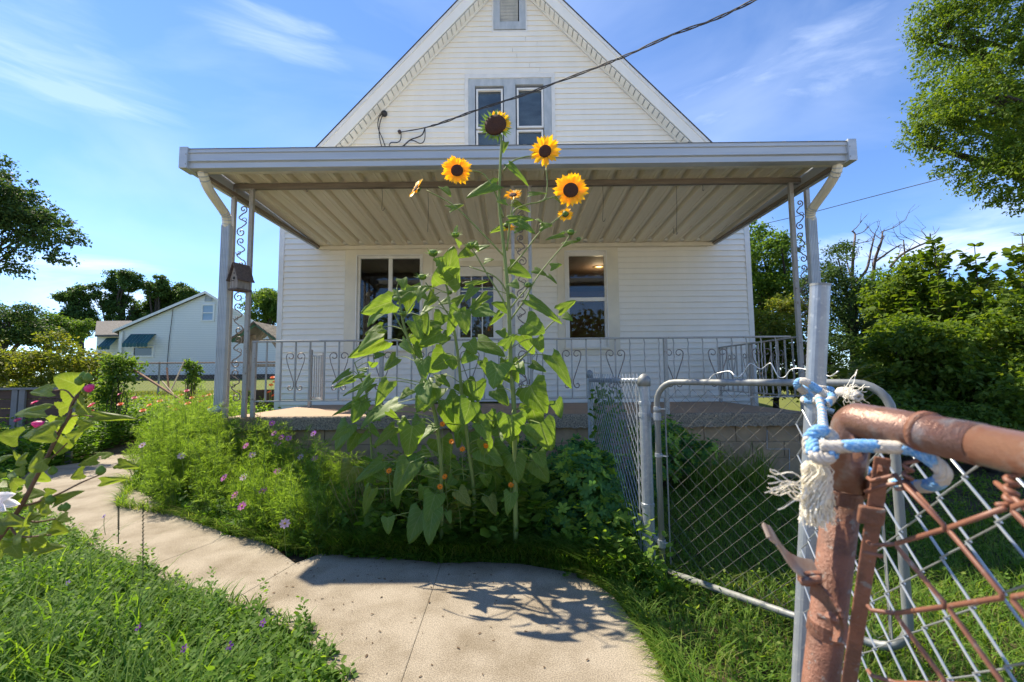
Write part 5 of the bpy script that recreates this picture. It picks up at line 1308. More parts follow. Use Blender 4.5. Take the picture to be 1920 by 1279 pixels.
xy = scatter(5200, [(-5.3,4.9),(-1.05,3.05),(-1.0,4.6),(-1.6,5.4),(-3.75,5.5),(-4.9,7.0)]); xy = xy[xy[:,1] > edgeY(xy[:,0])]; Bq = blades(np.column_stack([xy, np.zeros(len(xy))]), .10+.20*rnd(len(xy)), .006+.006*rnd(len(xy)), .7); Lq = leafy(xy[:900], .06, .30, 12, .05)
Jq = joinl(Bq, Lq); np_mesh('bed_underplants', *Jq[:2], M_weed, None, Jq[2]*.8, kind='stuff', label='grass and leafy weeds under the feathery cosmos')
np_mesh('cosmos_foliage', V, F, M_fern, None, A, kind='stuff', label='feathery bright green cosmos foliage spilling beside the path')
stems.build('cosmos_stems', M_stem, None, kind='stuff')
print('cosmos needles', len(V)//4)
cpk, cpu, cwh = (.60,.16,.42), (.40,.10,.55), (.62,.42,.52)
def topY(u, v): return min(5.2, max(3.3, 5.3-(v-810)*.0095))
for (u,v,c,lb) in ((514,813,0,'bright pink cosmos bloom, topmost of the cluster below the porch slab'),(528,820,0,'bright pink cosmos bloom in the middle of the cluster below the porch slab'),(541,822,0,'bright pink cosmos bloom, rightmost of the cluster below the slab'),(521,832,0,'bright pink cosmos bloom, lowest of the cluster below the porch slab'),(588,813,1,'violet cosmos bloom right under the slab edge'),(634,839,0,'small pink cosmos bloom left of the sunflower leaves under the slab'),(510,794,0,'pink cosmos bloom just at the porch slab corner'),(461,836,0,'dark pink cosmos bloom high on the left feathery mass'),(473,853,2,'pale cosmos bloom above the middle of the feathery mass'),(420,896,0,'pink cosmos bloom low on the left of the feathery mass'),(457,895,2,'light pink cosmos bloom beside the low left bloom'),(493,921,1,'mauve cosmos bloom in the centre of the feathery mass'),(441,928,0,'pink cosmos bloom hanging over the grass tuft'),(454,949,0,'small dark pink cosmos bloom nearest the path bend'),(534,982,2,'pale pink cosmos bloom low above the path edge'),(590,860,0,'pink cosmos bloom leaning right below the violet one'),(564,857,2,'pale cosmos bloom left of the leaning pink one'),(520,884,0,'crimson pink cosmos bloom in shade of the feathery mass'),(267,835,2,'whitish cosmos bloom at the left end of the feathery mass'),(340,855,2,'white cosmos bloom by the path behind the feathery edge')):
    bloom('cosmos_flower', lb, 'flower', at(u, v, topY(u, v)-.42), .036, (cpk,cpu,cwh)[c], npet=8, face=(R.uniform(-.4,.4),-.7,.6), stem=.25, centre=(.5,.3,.03), gap=.8)
# ---- sunflowers
def leafmesh(seed):
    r = random.Random(seed); nx, ny = 10, 8; V = []; UVs = []
    for i in range(nx+1):
        t = i/nx; half = .5*(math.sin(math.pi*min(1, (t+.10)/1.12)**.72)**.85) if t < 1 else 0
        half = .50*max(0, (1-t))**.62*min(1,(t*4.5+.62))**.8*1.05
        for j in range(-ny//2, ny//2+1):
            s = j/(ny/2); ed = 1 + (.05*math.sin(i*2.9+seed)+.04*r.uniform(-1,1) if abs(s) == 1 else 0)
            x = t - .16*(1-abs(s))*0 - .17*abs(s)**1.5*(1-t)**3*1.0
            z = .07*abs(s)*half*2 - .22*t*t*.8 + .02*math.sin(t*9+abs(s)*6+seed)*half*2 - .05*abs(s)**3
            V.append((x, s*half*ed, z)); UVs.append((t, s))
    w_ = ny+1; F = [(i*w_+j, (i+1)*w_+j, (i+1)*w_+j+1, i*w_+j+1) for i in range(nx) for j in range(ny)]
    me = bpy.data.meshes.new('leaf'); me.from_pydata(V, [], F); uv = me.uv_layers.new(name='uv')
    for l in me.loops: uv.data[l.index].uv = UVs[l.vertex_index]
    me.shade_smooth(); return me
def sunleaf(name, c1, c2, c3, tr=.40):
    m = mat(name, c1, .5, transl=tr, noise=(9, c2, .25), spec=.35)
    t = m.node_tree; b = t.nodes['Principled BSDF']; src = b.inputs['Base Color'].links[0].from_socket
    uv = t.nodes.new('ShaderNodeTexCoord'); sp = t.nodes.new('ShaderNodeSeparateXYZ'); t.links.new(uv.outputs['UV'], sp.inputs[0])
    def M_(op, a, b_=None):
        n = t.nodes.new('ShaderNodeMath'); n.operation = op
        for i, q in enumerate((a, b_)):
            if q is None: continue
            if isinstance(q, (int, float)): n.inputs[i].default_value = q
            else: t.links.new(q, n.inputs[i])
        return n.outputs[0]
    ab = M_('ABSOLUTE', sp.outputs[1]); mid = M_('LESS_THAN', ab, .045)
    fr_ = M_('FRACT', M_('MULTIPLY', M_('SUBTRACT', sp.outputs[0], M_('MULTIPLY', ab, .38)), 6.0)); sd_ = M_('LESS_THAN', fr_, .12)
    k = M_('MULTIPLY', M_('MAXIMUM', mid, M_('MULTIPLY', sd_, .7)), .7)
    x = t.nodes.new('ShaderNodeMix'); x.data_type = 'RGBA'; t.links.new(k, x.inputs[0]); t.links.new(src, x.inputs[6]); x.inputs[7].default_value = (*c3, 1)
    t.links.new(x.outputs[2], b.inputs['Base Color'])
    for n in t.nodes:
        if n.type == 'HUE_SAT': t.links.new(x.outputs[2], n.inputs['Color'])
    bp_ = t.nodes.new('ShaderNodeBump'); bp_.inputs['Strength'].default_value = .5; bp_.inputs['Distance'].default_value = .02; t.links.new(k, bp_.inputs['Height']); bp_.invert = True; t.links.new(bp_.outputs[0], b.inputs['Normal'])
    return m
M_sl = sunleaf('sunflower_leaf', (.11,.195,.028), (.14,.225,.038), (.22,.29,.09), .45); M_sl_lit = sunleaf('sunflower_leaf_sunlit', (.12,.20,.03), (.15,.23,.04), (.22,.28,.09), .5)  # second leaf is a lighter copy, with sun shining through put into its colour
LM = {}
M_slo = sunleaf('sunflower_leaf_old', (.22,.24,.04), (.12,.17,.03), (.28,.28,.09), .4)
for key, mm in (('d', M_sl), ('b', M_sl_lit), ('o', M_slo)):
    LM[key] = []
    for s in range(4): me = leafmesh(s*3+1); me.materials.append(mm); LM[key].append(me)
def place_leaf(par, bpx, tpx, wpx, Y, kind='d', face=None, dtip=-.05, me=None, name='leaf'):
    b = at(*bpx, Y); e = at(*tpx, Y+dtip); D = e-b; L_ = D.length; D.normalize()
    f = Vector(face) if face else Vector((R.gauss(0,.4), -1, R.uniform(.0,.75)))
    Nn = (f-D*f.dot(D)).normalized(); W = Nn.cross(D); wd = wpx*Y/FPX*1.2
    o = bpy.data.objects.new(name, me or LM[kind][R.randrange(4)]); COL.objects.link(o); o.parent = par
    M = Matrix((D*L_*1.02, W*wd, Nn*L_)).transposed().to_4x4(); M.translation = b-root_loc(par); o.matrix_local = M
    return b
pet = MB(); pv = [(0,-.06,0),(0,.06,0),(.3,-.13,.02),(.3,.13,.02),(.65,-.12,.05),(.65,.12,.05),(.9,-.04,.03),(.9,.04,.03),(1,0,.02),(.35,0,-.015),(.65,0,.01)]
pet.add(pv, [(0,2,9,1),(1,9,3),(2,4,10,9),(9,10,5,3),(4,6,7,10),(10,7,5),(6,8,7)])
PM = pet.mesh('petal'); M_pet = mat('sunflower_petal', (.88,.57,.014), .5, transl=.4, noise=(30,(.88,.46,.008),.25)); PM.materials.append(M_pet); PM.shade_smooth()
M_disc = mat('flower_disc', (.035,.014,.008), .9, noise=(160,(.09,.035,.015),.15), bump=(300,1,.004)); M_bract = mat('bract', (.13,.22,.04), .6, transl=.3)
def head(par, u, v, Y, r, disc=.42, face=(0,-1,.1), npet=21, plen=1.0, petals=(0, 360), label=None):
    r *= .92
    p = at(u, v, Y); f = Vector(face).normalized(); uu = f.orthogonal().normalized(); ww = f.cross(uu); rd = r*disc
    h = MB().lathe(p, [(rd*.9,-.012),(rd,0),(rd*.96,rd*.18),(rd*.6,rd*.28),(rd*.2,rd*.25),(.0004,rd*.22)], 20, f).build('flower_head', M_disc, par, smooth=True, label=label)
    mb = MB()
    for k in range(16):
        a = 2*math.pi*k/16; d = uu*math.cos(a)+ww*math.sin(a); s = ww*math.cos(a)-uu*math.sin(a); q = p-f*.006+d*rd*.7
        mb.add([q-s*rd*.2, q+s*rd*.2, q+d*rd*.75-f*.004*R.uniform(-1,1)], [(0,1,2)])
    mb.lathe(p, [(rd*.9,-.013),(rd*.7,-.022),(.006,-.03)], 12, f); mb.build('bracts', M_bract, h)
    for k in range(int(npet*1.5)):
        a = 2*math.pi*(k+R.uniform(-.3,.3))/int(npet*1.5); deg = math.degrees(a)%360
        if not (petals[0] <= deg <= petals[1]): continue
        d = uu*math.cos(a)+ww*math.sin(a)+f*R.uniform(-.15,.3); d.normalize(); L_ = (r-rd*.85)*R.uniform(.8,1.15)*plen
        Nn = (f-d*f.dot(d)).normalized(); tw = R.gauss(0,.25); W = (Nn.cross(d)*math.cos(tw)+Nn*math.sin(tw)); Nn = d.cross(W)
        o = bpy.data.objects.new('petal', PM); COL.objects.link(o); o.parent = h
        M = Matrix((d*L_, W*L_*1.45, Nn*L_)).transposed().to_4x4(); M.translation = p+(uu*math.cos(a)+ww*math.sin(a))*rd*.86+f*.002*(k%2)-root_loc(h); o.matrix_local = M
    return h
def bud(par, u, v, Y, r, face=(0,-.4,1), col=None):
    p = at(u, v, Y); f = Vector(face).normalized(); uu = f.orthogonal().normalized(); ww = f.cross(uu)
    mb = MB().lathe(p-f*r*.5, [(r*.2,0),(r*.5,r*.15),(r*.62,r*.5),(r*.45,r*.85),(.001,r*.95)], 10, f)
    for l in range(2):
        for k in range(11):
            a = 2*math.pi*(k+.5*l)/11; d = uu*math.cos(a)+ww*math.sin(a); s = ww*math.cos(a)-uu*math.sin(a); q = p+d*r*.35-f*r*.2
            mb.add([q-s*r*.16, q+s*r*.16, q+d*r*(1.0+.2*l)*R.uniform(.8,1.2)+f*r*R.uniform(.2,.9-.4*l)], [(0,1,2)])
    return mb.build('bud', M_bract, par)
YS = 3.14
def stemtube(par, pts, r0, r1, name='stem', Y=YS):
    C = curve([at(p[0], p[1], p[2] if len(p) > 2 else Y) for p in pts], 5); MB().tube(C, list(np.linspace(r0, r1, len(C))), 8).build(name, M_stem, par, smooth=True); return C
def sunflower(label, stem, Y, r0, leaves_, group='sunflower plants in front of the porch', fill_=0, fz=(.35,1.6), r1=.006):
    b = at(stem[0][0], stem[0][1], Y); t = thing('sunflower', label, 'sunflower', (b.x, Y, 0), group=group)
    g = Vector((b.x, Y, -.02)); C = curve([g]+[at(u, v, Y) for u, v in stem], 5); MB().tube(C, list(np.linspace(r0, r1, len(C))), 8).build('stem', M_stem, t, smooth=True)
    zx, zy, zs, lst = leaves_
    for L_ in lst:
        bx, by, tx, ty, w_ = L_[:5]; kd = L_[5] if len(L_) > 5 else 'd'
        B = (zx+bx/zs, zy+by/zs); T_ = (zx+tx/zs, zy+ty/zs); dy = R.uniform(-.24,.20)
        bp_ = place_leaf(t, B, T_, w_/zs*1.04, Y+dy, kd, dtip=R.uniform(-.10,.03))
        # petiole to the stem a little lower
        i = min(range(len(C)), key=lambda k: (C[k]-Vector((C[k].x, Y, bp_.z-.10*abs(bp_.x-C[k].x)-.02))).length); s = C[i]
        if (s-bp_).length < .75: 
            mdp = s.lerp(bp_, .55)+Vector((0,0,.02)); MB().tube(curve([s, mdp, bp_], 3), .0032, 5, cap=False).build('petiole', M_stem, t)
    # foliage filling in round the lower stem
    for k in range(fill_):
        z_ = R.uniform(*fz); s = min(C, key=lambda c: abs(c.z-z_)); a = R.uniform(0, 6.28); rr = R.uniform(.09,.24)
        b_ = Vector((s.x+math.cos(a)*rr, s.y+math.sin(a)*rr*.8-.03, z_+R.uniform(-.02,.05))); L_ = R.uniform(.13,.23)*(1.0 if z_ < 1.3 else .75)
        D = Vector((math.cos(a)*.55, math.sin(a)*.4-.2, R.uniform(-1.1,-.25))).normalized(); f = Vector((math.cos(a)*.3+R.gauss(0,.3), -.8, R.uniform(.2,.9))); Nn = (f-D*f.dot(D)).normalized(); W = Nn.cross(D)
        o = bpy.data.objects.new('leaf', LM['o' if z_ < .8 and R.random() < .3 else ('b' if R.random() < (.15 if z_ < 1.4 else .5) else 'd')][R.randrange(4)]); COL.objects.link(o); o.parent = t
        M = Matrix((D*L_, W*L_*R.uniform(.75,.95), Nn*L_)).transposed().to_4x4(); M.translation = b_-t.location; o.matrix_local = M
        MB().tube([s, s.lerp(b_,.55)+Vector((0,0,.02)), b_], .003, 5, cap=False).build('petiole', M_stem, t)
    return t, C
Z6 = (620, 600, 3.198); Z5 = (620, 200, 2.842)
lA6 = [(1195,395,1275,560,195),(1325,215,1455,390,95),(1010,265,965,395,150),(1085,300,1075,260,60),(1085,570,1090,740,175),(1255,620,1325,785,155),(1100,810,1118,970,135),(1240,795,1280,880,85),(1010,645,890,590,105),(1150,90,1228,205,85),(1070,85,1075,165,90),(880,130,1040,190,110),(990,420,1065,505,85),(1205,265,1290,300,55),(1350,485,1395,585,90),(1235,110,1270,195,75),(990,310,1000,400,110),(1060,310,1090,380,100),(1080,250,1110,380,90),(940,560,985,660,90),(1170,540,1215,520,45),(900,620,960,720,100),(1030,160,1090,90,60)]
tA, CA = sunflower('tallest sunflower with many open blooms, standing in front of the white post', [(966,900),(964,770),(958,690),(955,600),(950,520),(942,440),(936,380),(938,310),(940,262),(934,246)], YS, .019, (*Z6, lA6), fill_=10, fz=(.4,1.9), r1=.007)
for L_ in [(770,400,725,460,0),(885,415,725,458,80,'d'),(600,430,642,465,52,'b'),(640,545,700,515,38,'b'),(650,540,612,520,32,'b'),(950,310,1055,397,42),(935,512,890,498,45,'b'),(975,515,1060,545,45,'b'),(1060,468,1145,450,30,'b'),(920,640,852,665,32,'b'),(1000,615,1090,660,52),(950,600,1080,590,40),(1120,640,1175,625,45,'b'),(1240,685,1152,695,30,'b'),(1240,735,1322,705,28,'b'),(955,850,1065,900,75),(1175,855,1225,838,38),(1085,870,1150,890,40,'b'),(965,935,1000,960,55),(1060,1030,1235,1135,62),(1215,1085,1302,1032,52,'b'),(1245,1110,1285,1135,40,'b'),(905,1190,925,1225,50),(1040,1150,1135,1200,120),(950,1000,990,1015,32,'b'),(940,1075,865,1040,60),(905,1100,850,1160,34),(930,190,920,235,36,'b'),(1100,600,1130,612,20,'b'),(985,660,1040,640,30),(1160,900,1205,935,22,'b'),(1190,480,1225,500,28),(850,1080,760,1100,110),(870,420,900,410,10)]:
    if L_[4] < 12: continue
    B = (Z5[0]+L_[0]/Z5[2], Z5[1]+L_[1]/Z5[2]); T_ = (Z5[0]+L_[2]/Z5[2], Z5[1]+L_[3]/Z5[2]); place_leaf(tA, B, T_, L_[4]/Z5[2]*1.05, YS+R.uniform(-.12,.1), L_[5] if len(L_) > 5 else 'd')
br = [[(944,408),(930,365),(912,332),(892,321),(872,324)],[(944,320),(960,303),(985,294),(1008,292)],[(950,470),(960,402),(986,384),(1018,376),(1026,350),(1024,315)],[(1010,379),(1030,372),(1050,366)],[(945,480),(894,427),(849,384),(800,357)],[(951,470),(957,410),(961,375)],[(955,505),(985,470),(1010,438),(1035,418),(1056,402)],[(957,600),(985,560),(1004,524),(1032,488),(1056,460),(1069,440)],[(957,578),(975,555),(989,540)],[(957,590),(937,552),(915,517),(894,481),(882,462)],[(957,690),(990,660),(1030,610),(1050,598)],[(958,560),(930,520),(880,500)]]
for q in br: stemtube(tA, q, .0065, .004, 'branch')
head(tA, 929, 235, YS, .105, .86, (-.15,-1,.1), 22, 1.9, (90, 250))
sp_ = MB(); c_ = at(929, 235, YS)
for k in range(34):
    a = 2*math.pi*k/34+R.uniform(-.08,.08); d = RT*math.cos(a)+UP*math.sin(a); s_v = UP*math.cos(a)-RT*math.sin(a); q_ = c_+d*.078+FW*.01; L_ = R.uniform(.035,.06)
    sp_.add([q_-s_v*.009, q_+s_v*.009, q_+d*L_+s_v*R.uniform(-.015,.015)-FW*R.uniform(-.01,.025)], [(0,1,2)])
sp_.build('sepals', M_bract, tA)
head(tA, 857, 320, YS-.02, .125, .40, (.05,-1,.0), 23)
head(tA, 1022, 284, YS-.02, .130, .40, (-.25,-1,-.05), 16)
head(tA, 1070, 357, YS-.02, .138, .44, (-.1,-1,-.05), 24)
head(tA, 781, 353, YS-.02, .090, .40, (-.55,-.45,.3), 18)
head(tA, 962, 366, YS-.02, .078, .38, (-.1,-.75,.6), 18)
head(tA, 1060, 402, YS+.05, .065, .40, (.1,.8,-.2), 16)
head(tA, 950, 425, YS+.1, .075, .40, (-.1,.6,-.6), 16)
for u, v, r in ((1070,435,.045),(990,534,.042),(882,460,.05),(854,440,.045),(1085,448,.028),(1056,436,.02)): bud(tA, u, v, YS, r)
lC6 = [(690,200,600,312,130),(720,220,742,285,110),(870,370,892,485,115),(800,375,850,465,120),(660,330,650,385,70,'b'),(840,490,802,622,125),(720,515,768,672,155),(835,675,852,795,112),(925,725,940,845,82),(850,850,912,920,85),(930,925,948,1005,72),(985,895,995,1035,92),(760,450,700,520,90),(850,200,790,250,80),(700,90,640,150,70,'b'),(860,560,900,640,80),(680,250,600,290,80),(830,130,870,200,80)]
tC, CC = sunflower('budding sunflower with broad heart shaped leaves between the tallest plant and the bright leaved one', [(889,930),(880,850),(868,760),(858,660),(848,600),(838,540),(832,512)], YS+.12, .017, (*Z6, lC6), fill_=20, fz=(.3,2.0))
for L_ in [(612,945,655,742,132,'b'),(650,900,600,860,90,'b'),(600,1105,560,1165,82),(640,1030,575,1045,55),(680,1075,625,1215,72),(660,1050,705,1000,52,'b'),(720,950,832,922,32,'b'),(835,1005,738,1065,46,'b'),(800,1050,760,1105,85),(780,760,840,732,42),(745,770,680,795,62,'b'),(820,825,862,808,34,'b'),(665,680,668,632,52,'b'),(560,830,600,800,40),(620,880,640,920,40),(690,740,670,700,40,'b'),(760,720,790,760,38,'b')]:
    B = (Z5[0]+L_[0]/Z5[2], Z5[1]+L_[1]/Z5[2]); T_ = (Z5[0]+L_[2]/Z5[2], Z5[1]+L_[3]/Z5[2]); place_leaf(tC, B, T_, L_[4]/Z5[2]*1.05, YS+.12+R.uniform(-.12,.1), L_[5] if len(L_) > 5 else 'd')
for q in ([(848,600),(820,560),(798,530)],[(838,540),(822,500),(813,480)],[(846,590),(842,560),(840,540)]): stemtube(tC, q, .006, .004, 'branch', YS+.12)
for u, v, r in ((792,519,.05),(812,474,.058),(836,508,.062),(843,548,.035)): bud(tC, u, v, YS+.12, r)
lB6 = [(320,120,100,225,95,'b'),(310,45,205,80,62,'b'),(620,85,530,165,95,'b'),(560,45,665,52,50,'b'),(395,225,312,295,78,'b'),(350,370,265,505,85,'b'),(240,350,125,475,62),(600,400,500,545,140),(310,515,165,632,85),(350,550,405,612,65),(490,635,462,825,135),(655,715,697,868,135),(515,815,488,905,92),(385,645,250,760,65,'b'),(310,850,138,960,75,'b'),(245,1015,178,1182,72,'b'),(390,1020,382,1135,105),(265,1145,195,1245,66),(345,1185,338,1285,76),(605,1045,607,1172,92),(560,895,645,902,62),(665,1055,645,1135,56),(740,950,700,1010,60),(450,1060,500,1120,60),(540,780,600,820,60),(480,420,420,460,60),(430,130,480,200,60,'b'),(500,150,540,230,55,'b'),(420,600,470,640,55,'b'),(270,900,330,960,60,'b'),(700,1150,720,1215,40),(560,1000,540,1080,60),(700,830,790,900,60)]
tB, CB = sunflower('sunflower with glowing yellow green upper leaves leaning toward the picture window', [(828,900),(820,800),(805,740),(785,690),(765,635),(755,600),(748,560),(744,540)], YS+.05, .017, (*Z6, lB6), fill_=24, fz=(.25,2.0))
for L_ in [(325,1040,158,1095,100,'b'),(370,1015,528,942,72,'b'),(430,955,405,1090,95,'b'),(250,1205,135,1290,92,'b'),(270,1180,200,1190,50,'b'),(590,1205,470,1260,95,'b'),(360,990,330,1000,60,'b'),(500,1160,590,1150,50,'b')]:
    B = (Z5[0]+L_[0]/Z5[2], Z5[1]+L_[1]/Z5[2]); T_ = (Z5[0]+L_[2]/Z5[2], Z5[1]+L_[3]/Z5[2]); place_leaf(tB, B, T_, L_[4]/Z5[2]*1.05, YS+.05+R.uniform(-.12,.1), 'b')
for q in ([(765,635),(745,600),(735,580)],[(755,600),(775,570),(790,545)]): stemtube(tB, q, .006, .004, 'branch', YS+.05)
for u, v, r in ((757,588,.04),(742,560,.035)): bud(tB, u, v, YS+.05, r)
lD6 = [(130,350,8,402,42),(210,385,58,440,38),(110,310,-5,372,40),(265,215,325,200,42),(255,255,250,292,52),(205,470,8,572,34),(95,645,-5,722,52),(150,495,28,552,38),(215,420,270,380,34),(230,560,300,600,36),(180,560,110,600,30),(215,300,150,290,30),(235,640,300,700,44),(225,680,160,740,40),(200,330,120,345,30),(230,500,160,480,28)]
tD, CD = sunflower('small dark leaved young sunflower, leftmost of the row', [(697,860),(690,780),(686,735),(672,700),(665,680)], YS+.35, .010, (*Z6, lD6), fill_=6, fz=(.5,1.2), r1=.004)
# ---- under the sunflowers: grass, stalks, marigolds
bed = [(-1.3,3.1),(-.45,3.07),(.1,3.08),(.6,2.7),(.9,2.6),(.85,4.2),(.4,5.5),(-1.6,5.5),(-1.5,4.2)]
xy = np.concatenate([scatter(15000, bed), scatter(9000, [(-1.35,3.14),(-.45,3.08),(.1,3.08),(.55,2.8),(.6,3.2),(-1.3,3.4)])]); hh = .12+.22*rnd(len(xy)); B1 = blades(np.column_stack([xy, np.zeros(len(xy))]), hh, .007+.005*rnd(len(xy)), .75)
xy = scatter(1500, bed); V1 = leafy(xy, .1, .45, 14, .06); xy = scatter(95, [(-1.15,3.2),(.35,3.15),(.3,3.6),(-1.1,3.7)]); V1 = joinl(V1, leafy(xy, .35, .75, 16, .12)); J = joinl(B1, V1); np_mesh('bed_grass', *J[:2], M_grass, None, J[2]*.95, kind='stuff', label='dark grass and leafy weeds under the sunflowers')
mb = MB()
for k in range(110):
    p = Vector((R.uniform(-1.25,-.55), R.uniform(3.35,3.9), 0)); e = p+Vector((R.uniform(-.25,.05), R.uniform(-.1,.1), R.uniform(.4,.62))); mb.tube([p, p.lerp(e,.5)+Vector((.01,0,.01)), e], .0022, 3, cap=False)
mb.build('dry_stalks', mat('straw', (.30,.24,.08), .8), None, kind='stuff')
for (x, y, lb) in ((350,905,'orange marigold bloom left of the bright sunflower leaves'),(685,940,'orange marigold bloom below the heart shaped leaves in the middle'),(655,1000,'large orange marigold bloom right of the middle stem leaves'),(755,1060,'orange marigold bloom low between two sunflower stems'),(487,1205,'orange marigold bloom lowest near the grass'),(1080,990,'orange marigold bloom beside the tallest sunflower base'),(790,775,'orange marigold bloom against the block wall'),(670,625,'orange marigold bloom just under the slab edge'),(725,730,'small orange marigold bloom left of the wall bloom'),(930,755,'small orange marigold bloom under the broad leaf right of centre')):
    bloom('marigold', lb, 'flower', at(620+x/3.198, 600+y/3.198, 3.12), .020, (.75,.27,.01), npet=8, layers=2, face=(R.uniform(-.5,.5),-.8,.5), stem=.22, centre=(.4,.15,.01))
# feathery tuft in the bed
n = 240; c = at(935, 1000, 3.25); a = rnd(n)*2*np.pi; r = .11*np.sqrt(rnd(n)); C_ = np.stack([c.x+np.cos(a)*r, c.y+np.sin(a)*r, .04+.26*rnd(n)],1)
V, F, A = sprays(C_, norm(np.stack([np.cos(a), np.sin(a), .8+rnd(n)],1)), .05+.05*rnd(n), 8, .04, .08); np_mesh('feathery_tuft', V, F, M_fern, None, A*.9, label='small feathery green tuft between the sunflower bed and dark shrub', category='plant')
# dark shrub with leaf rosettes
def rosettes(label, lobes, n, m, s=.045, bpos=None, shell=.6, name='rosette_shrub'):
    t = thing(name, label, 'shrub', bpos); C, P, O = crown_pts(lobes, n, 1, .05, shell); ok = P[:,2] > .04; P, O = P[ok], O[ok]; n = len(P)
    ax = norm(O*.8+np.array([0,-.15,.8])+NR.normal(size=(n,3))*.3); u = norm(np.cross(ax, np.array([.3,.5,.8]))); w_ = np.cross(ax, u); k = 6
    a = np.tile(np.arange(k)*2*np.pi/k, n)+np.repeat(rnd(n)*6, k); D = np.repeat(u,k,0)*np.cos(a)[:,None]+np.repeat(w_,k,0)*np.sin(a)[:,None]+np.repeat(ax,k,0)*.45
    base_v = np.where(rnd(n) < .34, .95, .38+.13*NR.normal(size=n)); v = np.clip(np.repeat(base_v,k)+NR.normal(size=n*k)*.06,0,1)
    V, F, A = leaves(np.repeat(P,k,0), D, np.repeat(ax,k,0)+NR.normal(size=(n*k,3))*.15, s*np.repeat(.55+.6*rnd(n),k), T_OVAL, .92, v)
    np_mesh('foliage', V, F, m, t, A, kind='stuff'); mb = MB(); limbs(bpos, C, 40, .02, mb); mb.build('stems', M_stemr, t)
rosettes('dark bluish green shrub with whorled leaves against the capped fence post', [(.50,3.55,.30,.34,.40,.32),(.25,3.75,.28,.30,.4,.30),(.66,3.25,.20,.20,.22,.24),(.60,4.0,.42,.24,.35,.30),(.38,3.25,.16,.26,.2,.18),(.72,3.7,.34,.12,.4,.34)], 2100, M_bap, .056, (.5,3.6,0))
rosettes('dark green shrub growing behind the gate beside the porch wall', [(1.55,4.95,.42,.30,.25,.38),(1.9,5.1,.40,.28,.22,.34),(1.35,4.7,.25,.2,.2,.25)], 1100, M_bap, .055, (1.6,5.0,0))
rosettes('creeping dark leaves climbing the block wall under the slab right of the sunflowers', [(.25,5.25,.30,.45,.14,.26),(.75,5.2,.30,.35,.14,.26),(-.2,5.25,.2,.3,.12,.2)], 420, M_bap, .05, (.3,5.3,0), name='wall_creeper')
# vine on short fence
t = thing('vine', 'pale green vine climbing the short chain link fence', 'vine', (.85,4.4,0)); mb = MB(); P = []
for k in range(5):
    q = [Vector((px1+.02+.02*k, 4.5-.14*k, .0))]
    for i in range(12): q.append(q[-1]+Vector((R.gauss(0,.012), R.gauss(-.01,.03), .095)))
    mb.tube(q, .003, 4); P += [tuple(p+Vector((R.gauss(0,.02),R.gauss(0,.03),R.gauss(0,.03)))) for p in q for _ in range(9)]
mb.build('stems', M_stem, t); P = np.array(P); V, F, A = foliage(P, np.tile([[0,-1,.2]],(len(P),1)), .055, T_OVAL); np_mesh('foliage', V, F, M_weed, t, A, kind='stuff')
# ---- right lawn
pr = [(gnd(1090,1087).x,gnd(1090,1087).y),(.58,2.5),(.72,1.9),(.9,.9),(3.0,.6),(4.2,2.5),(6.0,5.2),(4.2,6.4),(1.0,5.45),(.88,4.4),(.80,3.0)]
xy = scatter(52000, pr); d_ = np.hypot(xy[:,0], xy[:,1]); keep = rnd(len(xy)) < np.clip(3.2/d_,.25,1); soil = np.sin(xy[:,0]*1.7+2)+np.sin(xy[:,1]*2.1+xy[:,0]) ; keep &= ~((xy[:,0] > 2.9)&(xy[:,1] > 4.0)&(rnd(len(xy)) < .85)); xy = xy[keep]
hh = .06+.12*rnd(len(xy)); hh *= 1+.8*(xy[:,1] > 4.9)*(xy[:,0] < 3); B1 = blades(np.column_stack([xy, np.zeros(len(xy))]), hh, .0045+.004*rnd(len(xy)), .85)
xy = scatter(2600, pr); V1 = leafy(xy, .02, .12, 8, .035); J = joinl(B1, V1); np_mesh('lawn_grass', *J[:2], M_grass, None, J[2], kind='stuff', label='rough green grass around the gates')
xy = scatter(500, [(1.9,4.7),(2.9,4.9),(3.0,5.45),(1.7,5.45)]); B1 = blades(np.column_stack([xy, np.zeros(len(xy))]), .3+.35*rnd(len(xy)), .009+.005*rnd(len(xy)), .55, nseg=4); np_mesh('tall_grass', *B1[:2], M_grass, None, np.clip(B1[2]+.2,0,1), kind='stuff')
# ---- left front weeds
near_px = [(-60,935),(40,960),(90,994),(150,1022),(200,1052),(270,1077),(340,1117),(430,1143),(560,1202),(640,1292)]
pl = [(gnd(u,v).x+.03, gnd(u,v).y+.05) for u, v in near_px] + [(-.74,1.2),(-2.2,1.0),(-4.8,2.0)]
xy = scatter(26000, pl, False); nl_ = np.array([(gnd(u,v).x, gnd(u,v).y) for u, v in near_px]); dist_e = lambda x, y: np.maximum(0, np.interp(x, nl_[:,0], nl_[:,1])-y)
e = np.minimum(1, .30+.9*dist_e(xy[:,0], xy[:,1]))
pt = .55+.45*np.sin(xy[:,0]*4.1+xy[:,1]*2.2)*np.sin(xy[:,1]*5.3-xy[:,0]*1.7+1); hh = (.08+.30*rnd(len(xy))**1.5)*e*(.65+.75*pt); B1 = blades(np.column_stack([xy, np.full(len(xy),.01)]), hh, .005+.009*rnd(len(xy)), .7, nseg=4)
xy = scatter(2400, pl, False); V1 = leafy(xy, .05, .24, 16, .034, hf=lambda x, y: np.minimum(1,.35+.9*dist_e(x,y)))
xy = scatter(650, [(-4.0,3.1),(-2.6,2.75),(-1.6,2.15),(-1.0,1.7),(-2.2,1.4),(-3.8,2.3)], False); B2 = blades(np.column_stack([xy, np.zeros(len(xy))]), .24+.34*rnd(len(xy))**1.5, .008+.007*rnd(len(xy)), .6, nseg=6)
